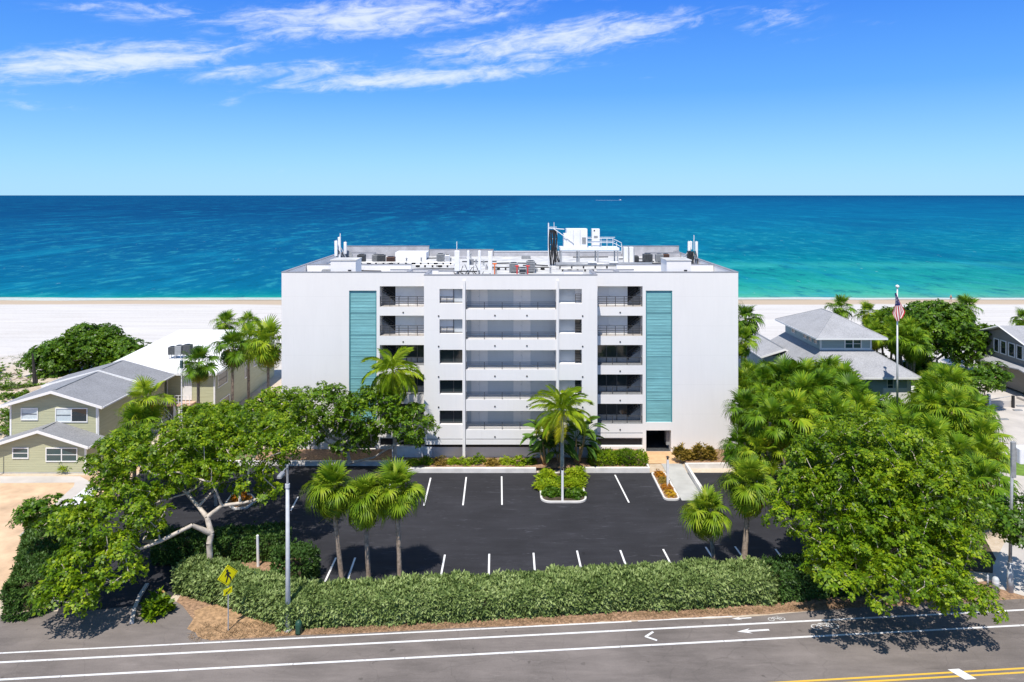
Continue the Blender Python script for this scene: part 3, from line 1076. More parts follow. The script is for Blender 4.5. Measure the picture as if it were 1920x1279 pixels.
for a, b_ in ((CL, cxx(870)), (cxx(873.5), cxx(1043)), (cxx(1046), CR)):
    MB().box(a + 0.02, b_ - 0.02, YC - 0.06, YC + 0.02, 1.62, 2.06).build('ground_floor_band', WHITE, CONDO)
    MB().box(a + 0.02, b_ - 0.02, YC - 0.012, YC + 0.01, 2.06, 2.16).build('groove_shade_strip', COPING, CONDO)  # flat grey strip painted as the groove's shade, no recess cut
MB().box(cxx(867.5), cxx(872.5), YC - 0.16, YC + 0.02, 0.0, ZP - 0.5).build('pier', WHITE, CONDO)
MB().box(cxx(1043.5), cxx(1047.5), YC - 0.14, YC + 0.02, 0.0, ZP - 0.5).build('pier', WHITE, CONDO)
MB().box(cxx(872.6), cxx(873.4), YC - 0.02, YC + 0.05, 1.0, ZP - 1.4).build('downpipe_and_shade_line', GREYBOX, CONDO)  # thin grey strip stands in for the shadow edge beside the recess
for x0, x1 in (stairL, stairR):
    MB().box(x0, x1, YF - 0.05, YF + 0.01, wz(820.5), wz(813)).build('ground_floor_band', WHITE, CONDO)
    MB().box(x0, x1, YF - 0.012, YF + 0.01, wz(813), wz(811)).build('groove_shade_strip', COPING, CONDO)  # grey strip again in place of the groove's shade
    MB().quad((x0, YF + 0.49, wz(837)), (x1, YF + 0.49, wz(837)), (x1, YF + 0.49, wz(822)), (x0, YF + 0.49, wz(822))).build('slot_back', BLACK, CONDO)  # flat black sheet inside the wing slot


def railing(mb, x0, x1, y, z0, h, posts, rails=4, r=0.018, pr=0.026):
    for i in range(posts + 1):
        x = x0 + (x1 - x0) * i / posts
        mb.box(x - pr, x + pr, y - pr, y + pr, z0, z0 + h)
    for j in range(rails):
        z = z0 + h * (0.28 + 0.72 * j / (rails - 1))
        mb.box(x0, x1, y - r, y + r, z - r, z + r)


def scupper(x, z, y):
    MB().tube([(x, y - 0.05, z), (x, y + 0.02, z)], 0.075, 8).build('scupper', BLACK, CONDO)


for k in FLOORS:
    # gallery behind the centre recess
    zt, zb = cz(543 + 56.9 * k), cz(580.5 + 56.4 * k)
    yb = YC + 1.9
    back = MB().quad((recX[0], yb, zb), (recX[1], yb, zb), (recX[1], yb, zt), (recX[0], yb, zt)).build('gallery_wall', GREYBLUE, CONDO)
    for dx0, dx1 in ((-4.0, -2.38), (0.14, 1.82)):
        d = MB()
        m_ = (dx0 + dx1) / 2
        d.box(dx0, m_ - 0.015, yb - 0.05, yb - 0.002, zb, zt - 0.12).box(m_ + 0.015, dx1, yb - 0.05, yb - 0.002, zb, zt - 0.12)
        d = d.build('gallery_door', DOORM, CONDO)
        MB().box(m_ - 0.10, m_ - 0.07, yb - 0.09, yb - 0.05, zb + 0.92, zb + 1.04).build('handle', GALV, d)
    MB().box(-0.42, -0.18, YC + 0.9, YC + 1.1, zt - 0.16, zt - 0.004).build('ceiling_lamp', BLACK, CONDO)
    mb = MB()
    railing(mb, recX[0] + 0.05, recX[1] - 0.05, YC + 0.12, zb - 0.02, 0.72, 5)
    mb.build('railing', RAIL, CONDO)
    scupper(cxx(928), cz(591.5 + 56.9 * k), YC)
    scupper(cxx(988), cz(591.5 + 56.9 * k), YC)
    # small openings either side
    zt, zb = cz(541.9 + 57 * k), cz(568.9 + 56.9 * k)
    w = MB().box(winL[0] + 0.02, winL[1] - 0.02, YC + 0.44, YC + 0.52, zb + 0.01, zb + 0.07).box(winL[0] + 0.02, winL[1] - 0.02, YC + 0.44, YC + 0.52, zt - 0.07, zt - 0.01)
    xm = winL[0] + 0.60 * (winL[1] - winL[0])
    w.box(xm - 0.03, xm + 0.03, YC + 0.44, YC + 0.52, zb + 0.07, zt - 0.07)
    w = w.build('window', RAIL, CONDO)
    if k < 2:
        MB().quad((winL[0], YC + 0.5, zb), (xm, YC + 0.5, zb), (xm, YC + 0.5, zt), (winL[0], YC + 0.5, zt)).build('pane', WHITE, w)  # upper panes opaque white, not glass
        mb = MB()
        railing(mb, winL[0] + 0.05, xm, YC + 0.3, zb, 0.6, 2, 4)
        mb.build('railing', RAIL, CONDO)
    else:
        MB().quad((winL[0], YC + 0.5, zb), (xm, YC + 0.5, zb), (xm, YC + 0.5, zt), (winL[0], YC + 0.5, zt)).build('pane', DGLASS, w)
    MB().quad((xm, YC + 0.5, zb), (winL[1], YC + 0.5, zb), (winL[1], YC + 0.5, zt), (xm, YC + 0.5, zt)).build('pane', DGLASS if k > 1 else GREYBLUE, w)
    xm = winR[0] + 0.73 * (winR[1] - winR[0])
    MB().quad((winR[0], YC + 0.86, zb), (xm, YC + 0.86, zb), (xm, YC + 0.86, zt), (winR[0], YC + 0.86, zt)).build('lobby_wall', GREYBLUE, CONDO)
    MB().quad((xm, YC + 0.88, zb), (winR[1], YC + 0.88, zb), (winR[1], YC + 0.88, zt), (xm, YC + 0.88, zt)).build('lobby_glass', WHITE if k < 1 else DGLASS, CONDO)
    mb = MB()
    railing(mb, xm, winR[1] - 0.03, YC + 0.3, zb, 0.85, 1, 5, 0.025)
    mb.build('railing', RAIL, CONDO)
    scupper(cxx(822.5), cz(592.5 + 57 * k), YC)
    scupper(cxx(1092.5), cz(592.5 + 57 * k), YC)
    # stair landings in the wings
    zt, zb = wz(536.8 + 55.1 * k), wz(575.5 + 54.9 * k)
    for (x0, x1), out in ((stairL, -1), (stairR, 1)):
        wd = x1 - x0
        xo = x0 if out < 0 else x1                 # outer side, where the stair climbs
        xi = x0 + 0.3 * wd if out < 0 else x1 - 0.3 * wd
        a, b_ = (xi, x1) if out < 0 else (x0, xi)
        yb = YF + (1.0 if k < 2 else 1.25)
        if k < 2:
            MB().box(a, b_, yb, yb + 0.2, zb, zt).build('landing_wall', WHITE, CONDO)  # white wall set shallow so the upper landings read bright
            c0 = a + 0.08 * wd if out < 0 else b_ - 0.43 * wd
            d = MB().box(c0, c0 + 0.35 * wd, yb - 0.05, yb - 0.002, zb + 0.02, zt - 0.1).build('landing_door', TRIM, CONDO)
            MB().box(c0 + 0.1, c0 + 0.13, yb - 0.1, yb - 0.05, zb + 0.9, zb + 1.0).build('handle', GALV, d)
        else:
            n = 3
            for i in range(n):
                p0, p1 = a + (b_ - a) * i / n, a + (b_ - a) * (i + 1) / n
                f = MB().box(p0, p0 + 0.05, yb - 0.03, yb + 0.03, zb, zt).box(p1 - 0.05, p1, yb - 0.03, yb + 0.03, zb, zt).build('landing_window', RAIL, CONDO)
                MB().box(p0 + 0.05, p1 - 0.05, yb - 0.01, yb + 0.01, zb + 0.55, zt).build('pane', DGLASS, f)
            MB().box(a, b_, yb - 0.02, yb + 0.04, zb, zb + 0.55).build('landing_panel', GREYBOX, CONDO)
        xa, xb = (x0, xi) if out < 0 else (xi, x1)
        MB().quad((xa, YF + 2.38, zb), (xb, YF + 2.38, zb), (xb, YF + 2.38, zt), (xa, YF + 2.38, zt)).build('stair_well_shade', BLACK, CONDO)  # black sheet painted in for the shade of the stair void
        # flight with its handrails
        fl = MB()
        steps = 7
        for i in range(steps):
            t0 = i / steps
            xs_ = xi + (xo - xi) * t0
            xe = xi + (xo - xi) * (t0 + 1 / steps)
            fl.box(xs_, xe, YF + 1.3, YF + 2.3, zb + 0.02, zb + 0.1 + 1.3 * (t0 + 1 / steps))
        fl = fl.build('stair_flight', GREYBOX, CONDO)
        hr = MB()
        for j in range(4):
            zz = 0.35 + 0.22 * j
            hr.tube([(xi, YF + 1.2, zb + zz), (xo, YF + 1.2, zb + zz + 1.0)], 0.025, 5)
        hr.build('handrail', RAIL, fl)
        mb = MB()
        if k < 2:
            railing(mb, x0 + 0.05, x1 - 0.05, YF + 0.25, zb, 0.98, 5, 4, 0.022, 0.03)
        else:
            railing(mb, x0 + 0.05, x1 - 0.05, YF + 0.25, zb, 0.72, 3, 2, 0.022, 0.03)
        mb.build('railing', RAIL, CONDO)
        MB().box(x0, x1, YF + 0.02, YF + 2.3, zb + 0.004, zb + 0.016).build('landing_floor', CONC if k < 2 else GREYBOX, CONDO)  # top two floors made pale to bounce sunlight onto their walls
        scupper((x0 + x1) / 2, zb - 0.55, YF)

# teal louvre strips
for x0, x1 in (tealL, tealR):
    fr = MB().box(x0, x0 + 0.1, YF + 0.06, YF + 0.28, tz0, tz1).box(x1 - 0.1, x1, YF + 0.06, YF + 0.28, tz0, tz1)
    fr.quad((x0, YF + 0.29, tz0), (x1, YF + 0.29, tz0), (x1, YF + 0.29, tz1), (x0, YF + 0.29, tz1))
    fr = fr.build('louvre_frame', TEALD, CONDO)
    sl = MB()
    rng = random.Random(5)
    z = tz0 + 0.02
    while z < tz1 - 0.14:
        h = 0.137
        yo = rng.uniform(-0.008, 0.008)
        sl.add([(x0 + 0.1, YF + 0.12 + yo, z), (x1 - 0.1, YF + 0.12 + yo, z), (x1 - 0.1, YF + 0.15 + yo, z + h), (x0 + 0.1, YF + 0.15 + yo, z + h),
                (x0 + 0.1, YF + 0.27, z), (x1 - 0.1, YF + 0.27, z), (x1 - 0.1, YF + 0.27, z + h), (x0 + 0.1, YF + 0.27, z + h)],
               [(0, 1, 2, 3), (1, 0, 4, 5), (3, 2, 6, 7)])
        z += 0.145
    tag(sl.build('louvre_slats', TEAL, CONDO), kind='stuff')
    z = tz0
    while z < tz1:
        MB().box(x0 + 0.1, x1 - 0.1, YF + 0.10, YF + 0.118, z, z + 0.05).build('louvre_rail', TEAL, CONDO)
        z += 2.16

# entrance passage: dark faces added for its shade, and a meter cabinet
x0, x1 = holesR[1][0], holesR[1][1]
MB().quad((x0, YF + 4.98, 0.02), (x1, YF + 4.98, 0.02), (x1, YF + 4.98, 2.19), (x0, YF + 4.98, 2.19)).build('passage_shade_end', BLACK, CONDO)
MB().box(x0 + 0.01, x0 + 0.05, YF + 0.25, YF + 4.97, 0.03, 2.18).box(x0 + 0.05, x1 - 0.01, YF + 0.3, YF + 4.97, 2.12, 2.17).build_each('passage_shade_lining', DARKBOX, CONDO)  # charcoal liners added to darken the passage like deep shade
MB().box(x0 + 0.05, x1 - 0.01, YF + 0.3, YF + 4.97, 0.054, 0.07).build('passage_shade_floor', DARKBOX, CONDO)
MB().box(x1 - 0.05, x1 - 0.01, YF + 1.6, YF + 4.97, 0.08, 2.1).build('passage_shade_lining', DARKBOX, CONDO)
MB().box(x1 - 0.32, x1 - 0.02, YF + 0.7, YF + 1.5, 0.5, 1.9).build('meter_cabinet', GREYBOX, CONDO)
x0, x1 = holesL[1][0], holesL[1][1]
MB().quad((x0, YF + 3.98, 0.02), (x1, YF + 3.98, 0.02), (x1, YF + 3.98, 2.19), (x0, YF + 3.98, 2.19)).build('passage_shade_end', BLACK, CONDO)  # black sheet stands in for the left passage's shade
w = MB().box(wx(742), wx(803) + 0.6, YC + 0.1, YC + 0.35, 0, 1.35)
tag(w.build('low_wall', WMETAL, None, (wx(770), YC + 0.2, 0)), 'low glossy white wall at the left foot of the centre bay', 'wall')

# roof: deck, parapets, penthouses
DZ = 17.05
mb = MB()
mb.quad((XL, YF, DZ), (XR, YF, DZ), (XR, YB, DZ), (XL, YB, DZ))
mb.quad((CL, YC, DZ + 0.004), (CR, YC, DZ + 0.004), (CR, YF + 0.3, DZ + 0.004), (CL, YF + 0.3, DZ + 0.004))
mb.build('roof_deck', ROOFW, CONDO)


def parapet(x0, x1, y0, y1, z0, z1, cop=True):
    MB().box(x0, x1, y0, y1, z0, z1).build('parapet', ROOFG if y0 > YF + 20 else WHITE, CONDO)
    if cop:
        MB().box(x0 - 0.03, x1 + 0.03, y0 - 0.03, y1 + 0.03, z1, z1 + 0.07).build('coping', COPING, CONDO)


t = 0.28
parapet(XL + 0.004, CL - 0.03, YF + 0.004, YF + t, DZ, ZP)
parapet(CR + 0.03, XR - 0.004, YF + 0.004, YF + t, DZ, ZP)
parapet(CL + 0.004, CR - 0.004, YC + 0.004, YC + t, DZ, ZP - 0.02)
parapet(CL + 0.004, CL + t, YC + t + 0.06, YF + 2.2, DZ, ZP - 0.02)
parapet(CR - t, CR - 0.004, YC + t + 0.06, YF + 2.2, DZ, ZP - 0.02)
parapet(XL + 0.004, XL + t, YF + t + 0.06, YB - 0.1, DZ, ZP)
parapet(XR - t, XR - 0.004, YF + t + 0.06, YB - 0.1, DZ, ZP)
parapet(XL + t + 0.06, -11.0, YF + 7.4, YF + 7.7, DZ, ZP + 0.02)
parapet(11.4, XR - t - 0.06, YF + 7.4, YF + 7.7, DZ, ZP + 0.02)
parapet(-12.6, CL + 0.8, YF + 3.4, YF + 3.7, DZ, ZP - 0.12)
parapet(8.8, 12.6, YF + 3.4, YF + 3.7, DZ, ZP - 0.12)
parapet(-10.6, -10.3, YF + 1.2, YF + 3.34, DZ, ZP - 0.12)
parapet(10.5, 10.8, YF + 1.2, YF + 3.34, DZ, ZP - 0.12)
parapet(CL + 1.0, -5.6, YF + 1.6, YF + 1.9, DZ, ZP - 0.05)
parapet(5.2, CR - 1.0, YF + 1.6, YF + 1.9, DZ, ZP - 0.05)
parapet(XL + t + 0.06, -17.8, YB - 4.5, YB - 4.2, DZ, ZP + 0.1)
parapet(17.4, XR - t - 0.06, YB - 4.5, YB - 4.2, DZ, ZP + 0.1)
parapet(XL + t + 0.06, FX(648, YB), YB - 0.3, YB - 0.02, DZ, ZP)
parapet(FX(648, YB), FX(805, YB), YB - 0.32, YB + 0.0, DZ, 18.42)
parapet(FX(805, YB) + 0.06, FX(925, YB), YB - 0.3, YB - 0.02, DZ, 17.95)
parapet(FX(925, YB) + 0.06, FX(1165, YB), YB - 0.3, YB - 0.02, DZ, 17.62)
parapet(FX(1165, YB) + 0.06, FX(1272, YB), YB - 0.32, YB + 0.0, DZ, 18.42)
parapet(FX(1272, YB) + 0.06, XR - t - 0.06, YB - 0.3, YB - 0.02, DZ, ZP)
MB().box(FX(742, 92), FX(800, 92), 91.5, 94.5, DZ, 18.0).build('roof_curb', WHITE, CONDO)


def penthouse(x0, x1, y0, y1, z1):
    p = MB().box(x0, x1, y0, y1, DZ, z1).build('stair_head', WHITE, CONDO)
    MB().box(x0 - 0.06, x1 + 0.06, y0 - 0.06, y1 + 0.06, z1, z1 + 0.09).build('cap', ROOFW, p)
    MB().box((x0 + x1) / 2 + 0.5, (x0 + x1) / 2 + 0.8, y0 - 0.12, y0 - 0.002, DZ + 0.75, DZ + 0.88).build('lamp', BLACK, p)


penthouse(FX(620, 71), FX(667, 71), 71.0, 73.7, FZ(489, 71))
penthouse(FX(1250, 71), FX(1296, 71), 71.0, 73.7, FZ(489, 71))


# ------------------------------------------------------------------ rooftop plant
def ac_unit(px, py_base, Y, w, h, mat, label, z=DZ):
    x = FX(px, Y)
    o = thing('air_conditioner', (x, Y, z), label, 'air conditioner', 'air conditioners on the apartment roof')
    b = MB().bbox(x - w / 2, x + w / 2, Y - w / 2, Y + w / 2, z + 0.12, z + h, 0.05).build('casing', mat, o)
    f = MB()
    for s in (-1, 1):
        f.box(x + s * w * 0.38 - 0.04, x + s * w * 0.38 + 0.04, Y - w / 2, Y + w / 2, z, z + 0.12)
    f.build('foot', GALV, o)
    MB().tube([(x, Y, z + h), (x, Y, z + h + 0.06)], w * 0.36, 12).build('fan_guard', BLACK, b)
    g = MB()
    for i in range(6):
        zz = z + 0.2 + (h - 0.35) * i / 5
        g.box(x - w * 0.42, x + w * 0.42, Y - w / 2 - 0.012, Y - w / 2 - 0.002, zz, zz + 0.03)
    g.build('grille', BLACK, b)
    return o


ac_unit(678, 0, 88, 0.95, 1.0, DARKBOX, 'charcoal air conditioner nearest the left roof mast')
ac_unit(705, 0, 88.5, 0.9, 0.95, GREYBOX, 'grey air conditioner right of the charcoal one near the left mast')
ac_unit(715, 0, 87.4, 0.95, 1.0, DARKBOX, 'dark air conditioner touching the brown unit on the roof')
ac_unit(733, 0, 87, 1.0, 0.8, BROWNBOX, 'low brown unit on the left half of the roof')
ac_unit(826, 0, 89, 0.95, 1.0, GREYBOX, 'grey air conditioner behind the central antenna panels')
ac_unit(839, 0, 88.5, 0.6, 0.9, WMETAL, 'slim white unit behind the tallest central antenna panel')
ac_unit(963, 0, 76.5, 0.95, 1.05, GREYBOX, 'grey air conditioner beside the orange pipe, left of three')
ac_unit(980, 0, 75.5, 0.8, 0.6, GREYBOX, 'small squat grey unit between two air conditioners, mid roof')
ac_unit(995, 0, 76.5, 0.95, 1.25, GREYBOX, 'grey air conditioner with black top, right of three')
ac_unit(1192, 0, 88, 0.7, 0.8, DARKBOX, 'small charcoal unit right of the equipment platform')
ac_unit(1214, 0, 88, 1.1, 1.05, DARKBOX, 'ribbed charcoal unit right of the platform, largest there')
ac_unit(1236, 0, 88.3, 0.9, 1.0, GREYBOX, 'grey air conditioner next to the orange fitting on the right roof')
ac_unit(1248, 0, 88.6, 0.8, 1.0, BROWNBOX, 'reddish unit close to the right roof box')


def panel_antenna(o, x, Y, z0, z1, w=0.3, d=0.18):
    a = MB().bbox(x - w / 2, x + w / 2, Y - d / 2, Y + d / 2, z0, z1, 0.04).build('antenna_panel', WMETAL, o)
    MB().tube([(x, Y + d, z0 - 0.3), (x, Y + d, z1 + 0.1)], 0.04, 6).build('mast', GALV, o)
    return a


# left roof mast cluster
o = thing('antenna_cluster', (FX(640, 84), 84, DZ), 'white antenna cluster with tall whip at the left end of the roof', 'antenna', 'rooftop antenna clusters')
for px, z0, z1 in ((630, 18.2, 20.0), (634.5, 17.4, 20.4), (644.5, 18.4, 19.8)):
    panel_antenna(o, FX(px, 84), 84 + (px % 3) * 0.3, z0, z1, 0.34)
MB().tube([(FX(637.5, 84), 84.1, DZ), (FX(637.5, 84), 84.1, FZ(438, 84))], 0.05, 6).build('whip', WMETAL, o)
MB().tube([(FX(638, 84), 84.2, 19.2), (FX(655, 84), 84.2, DZ)], 0.07, 6).tube([(FX(638, 84), 84.2, 18.6), (FX(648, 84), 85.2, DZ)], 0.06, 6).build_each('brace', GALV, o)
MB().tube([(FX(652, 86), 86, 17.6), (FX(652, 86), 85.6, 17.9), (FX(652, 86), 85.2, 18.0)], [0.15, 0.75, 0.8], 12).build('dish', GREYBOX, o)
cb = MB()
rng = random.Random(2)
for i in range(6):
    x = FX(632 + 4 * i, 84)
    cb.tube([(x, 84.3, 18.9 - 0.15 * i), (x + rng.uniform(-.4, .4), 84.4, 18.1), (x + rng.uniform(0, 1.2), 84.3, DZ + 0.05)], 0.045, 5)
cb.build_each('cable', BLACK, o)

# central antenna cluster by the front parapet
o = thing('antenna_cluster', (FX(890, 71), 71, DZ), 'row of white antenna panels behind the front parapet', 'antenna', 'rooftop antenna clusters')
for px, py0, py1, w in ((857, 508, 470, 0.52), (878, 506, 470, 0.24), (899, 507, 470, 0.28), (919, 512, 471, 0.42)):
    panel_antenna(o, FX(px, 70.6), 70.6, FZ(py0, 70.6), FZ(py1, 70.6), w)
MB().tube([(FX(856.5, 70.8), 70.8, DZ), (FX(856.5, 70.8), 70.8, FZ(453, 70.8))], 0.035, 6).build('whip', WMETAL, o)
MB().box(FX(880, 71.4), FX(888, 71.4), 71.2, 71.6, 18.4, 18.95).build('radio_box', GREYBOX, o)
cb = MB()
rng = random.Random(9)
for i in range(16):
    x = FX(rng.uniform(850, 915), 70.9)
    cb.tube([(x, 70.9, 18.0 + rng.uniform(-.3, .5)), (x + rng.uniform(-.5, .5), 71.1, 17.6), (x + rng.uniform(-.9, .9), 70.9, DZ + 0.06)], 0.035, 5)
cb.build_each('cable', BLACK, o)
sk = MB()
for i in range(4):
    x = FX(852 + 20 * i, 71.2)
    sk.tube([(x, 70.7, 18.5), (x + 0.5, 71.9, DZ)], 0.04, 5)
    sk.box(x - 0.5, x + 0.5, 70.8, 71.6, DZ, DZ + 0.12)
sk.build_each('brace', GALV, o)

# right roof mast cluster
o = thing('antenna_cluster', (FX(1297, 84), 84, DZ), 'white antenna cluster with thin whip at the right end of the roof', 'antenna', 'rooftop antenna clusters')
for px, py0, py1 in ((1292, 470, 453), (1297, 468, 453), (1306, 485, 453)):
    panel_antenna(o, FX(px, 84), 84 + (px % 2) * 0.4, FZ(py0, 84), FZ(py1, 84), 0.3)
MB().tube([(FX(1302, 84), 84.2, DZ), (FX(1302, 84), 84.2, FZ(441, 84))], 0.04, 6).build('whip', WMETAL, o)
MB().tube([(FX(1297, 84), 84.2, 19.0), (FX(1272, 84), 84.2, DZ + 0.3)], 0.09, 6).build_each('brace', GALV, o)
MB().box(FX(1290, 84), FX(1300, 84), 83.9, 84.6, DZ + 0.2, 18.7).build('radio_box', DARKBOX, o)
cb = MB()
for i in range(6):
    x = FX(1288 + 3 * i, 84)
    cb.tube([(x, 83.8, 18.8), (x + 0.2, 83.8, 18.0), (x - 0.3 + 0.1 * i, 83.7, DZ + 0.05)], 0.05, 5)
cb.build_each('cable', BLACK, o)

# equipment platform with cabinets
YP = 84.0
px2 = lambda p: FX(p, YP)
pz = lambda p: FZ(p, YP)
o = thing('equipment_platform', (px2(1095), YP, DZ), 'white raised equipment platform with guard rail on the apartment roof', 'platform')
MB().box(px2(1050), px2(1160), YP - 0.6, YP + 2.2, pz(469), pz(464)).build('deck', WMETAL, o)
lg = MB()
for p in (1052, 1085, 1120, 1157):
    for y in (YP - 0.5, YP + 2.1):
        lg.box(px2(p) - 0.07, px2(p) + 0.07, y - 0.07, y + 0.07, DZ, pz(469))
lg.build_each('support', GALV, o)
gr = MB()
for p in (1126, 1137, 1148, 1155):
    gr.tube([(px2(p), YP - 0.5, pz(464)), (px2(p), YP - 0.5, pz(447) - (0.4 if p > 1150 else 0))], 0.035, 5)
for q in (447, 454.5):
    gr.tube([(px2(1101), YP - 0.5, pz(q)), (px2(1148), YP - 0.5, pz(q)), (px2(1164), YP - 0.5, pz(q) - 0.5)], 0.035, 5)
    gr.tube([(px2(1101), YP + 2.1, pz(q)), (px2(1158), YP + 2.1, pz(q))], 0.03, 5)
gr.tube([(px2(1164), YP - 0.5, pz(456)), (px2(1164), YP - 0.5, pz(475))], 0.04, 5)
gr.build('guard_rail', WMETAL, o)
c = thing('equipment_cabinet', (px2(1082), YP, pz(464)), 'large white equipment cabinet standing on the roof platform', 'cabinet', 'cabinets on the roof platform')
MB().bbox(px2(1062), px2(1101), YP - 0.3, YP + 1.5, pz(464) + 0.004, pz(429), 0.04).build('body', WMETAL, c)
MB().box(px2(1057), px2(1062) - 0.005, YP - 0.2, YP + 1.2, pz(464) + 0.004, pz(438)).build('side_box', WMETAL, c)
MB().box(px2(1091), px2(1098), YP - 0.34, YP - 0.302, pz(457), pz(445)).build('vent', GREYBOX, c)
for p in (1074.5, 1087.5):
    MB().box(px2(p) - 0.012, px2(p) + 0.012, YP - 0.315, YP - 0.302, pz(463), pz(430.5)).build('door_seam', GREYBOX, c)
c = thing('equipment_cabinet', (px2(1116), YP, pz(464)), 'narrow tall white cabinet beside the large roof cabinet', 'cabinet', 'cabinets on the roof platform')
MB().bbox(px2(1109.5), px2(1124), YP - 0.3, YP + 0.7, pz(464) + 0.004, pz(429), 0.03).build('body', WMETAL, c)
MB().box(px2(1113), px2(1120), YP - 0.33, YP - 0.302, pz(446.5), pz(442)).build('vent', GREYBOX, c)
MB().box(px2(1112.5), px2(1115), YP - 0.33, YP - 0.302, pz(433.5), pz(431)).build('lamp', BLACK, c)
# ladder frame with cables, left of the cabinets
o = thing('cable_ladder', (px2(1034), YP, DZ), 'tall white frame carrying black cables left of the roof cabinets', 'cable ladder')
fr = MB()
for p in (1028.5, 1044):
    fr.tube([(px2(p), YP, DZ), (px2(p), YP, pz(418 if p < 1030 else 432))], 0.07, 6)
fr.tube([(px2(1028.5), YP, pz(428)), (px2(1058), YP, pz(430))], 0.05, 6)
fr.tube([(px2(1038), YP - 0.3, pz(429)), (px2(1075), YP - 0.4, pz(455))], 0.05, 6)
for q in (426, 437, 448, 459, 470):
    fr.tube([(px2(1028.5), YP, pz(q)), (px2(1044), YP, pz(q))], 0.03, 5)
fr.tube([(px2(1039), YP + 0.2, pz(430)), (px2(1039), YP + 0.2, pz(417))], 0.035, 5)
fr.build('frame', WMETAL, o)
cb = MB()
rng = random.Random(4)
for i in range(13):
    x = px2(1030.5 + i)
    cb.tube([(x, YP - 0.1, pz(431)), (x + rng.uniform(-.15, .15), YP - 0.14, pz(447)), (x + rng.uniform(-.1, .1), YP - 0.12, pz(462)), (x + rng.uniform(-.2, .5), YP - 0.2, DZ + 0.1)], 0.06, 5)
cb.build_each('cable', BLACK, o)

# ducts, pipes and small fittings
o = thing('roof_duct', (FX(1130, 80), 80, DZ), 'long grey duct lying across the right half of the roof', 'duct')
MB().tube([(FX(1042, 80), 80, DZ + 0.55), (FX(1222, 80), 80, DZ + 0.55)], 0.24, 10).build('duct_run', GALV, o, smooth=True)
s = MB()
for p in range(1050, 1222, 22):
    s.box(FX(p, 80) - 0.06, FX(p, 80) + 0.06, 79.7, 80.3, DZ, DZ + 0.33)
s.build_each('support', BLACK, o)
for p in (1110, 1150):
    MB().box(FX(p, 80) - 0.5, FX(p, 80) + 0.5, 79.66, 80.34, DZ + 0.72, DZ + 0.86).build('joint_cover', WMETAL, o)
for i, (a, b_, y, z, r, lab) in enumerate(((680, 850, 82, 0.28, 0.05, 'thin grey pipe across the left half of the roof, front one'), (672, 860, 84.5, 0.34, 0.07, 'thin grey pipe across the left half of the roof, rear one'),
                                           (915, 1030, 79, 0.3, 0.06, 'black pipe crossing the middle of the roof'), (1050, 1245, 77.6, 0.25, 0.06, 'thin pipe in front of the long grey roof duct'))):
    o = thing('roof_pipe', (FX(a, y), y, DZ), lab, 'pipe', 'pipes on the apartment roof')
    MB().tube([(FX(a, y), y, DZ + z), (FX((a + b_) / 2, y), y + 0.1, DZ + z), (FX(b_, y), y, DZ + z)], r, 6).build('pipe_run', BLACK if i == 2 else GALV, o)
    s = MB()
    for k in range(int((b_ - a) / 14)):
        x = FX(a + 14 * k + 5, y)
        s.box(x - 0.09, x + 0.09, y - 0.12, y + 0.12, DZ, DZ + z)
        if k % 3 == 1:
            s.box(x - 0.25, x + 0.2, y + 0.2, y + 0.5, DZ, DZ + 0.25)
    s.build_each('support', BLACK, o)


def standpipe(px, Y, py, mat, label):
    o = thing('standpipe', (FX(px, Y), Y, DZ), label, 'standpipe', 'coloured standpipes behind the front parapet')
    z = FZ(py, Y)
    MB().tube([(FX(px, Y), Y, DZ), (FX(px, Y), Y, z)], 0.06, 8).tube([(FX(px, Y) - 0.2, Y, z - 0.05), (FX(px, Y) + 0.2, Y, z - 0.05)], 0.07, 8).build('pipe', mat, o)
    MB().box(FX(px, Y) - 0.12, FX(px, Y) + 0.12, Y - 0.1, Y + 0.1, DZ, DZ + 0.15).build('flange', mat, o)


standpipe(927.5, 70.2, 494, ORANGEM, 'orange standpipe right of the central antenna panels')
standpipe(969.5, 73, 498, REDM, 'red standpipe below the left of three grey roof units')
standpipe(989.5, 73, 498, REDM, 'red standpipe below the black-topped roof unit')
for px, lab in ((1173, 'left white flue box right of the roof platform'), (1183, 'right white flue box right of the roof platform')):
    o = thing('flue_box', (FX(px, 84), 84, DZ), lab, 'flue', 'white flue boxes')
    MB().bbox(FX(px - 4, 84), FX(px + 4, 84), 83.6, 84.4, DZ, FZ(463, 84), 0.03).build('shaft', WMETAL, o)
    MB().tube([(FX(px + 4.4, 84), 83.5, DZ), (FX(px + 4.4, 84), 83.5, FZ(461, 84))], 0.05, 6).build('pipe', GALV, o)

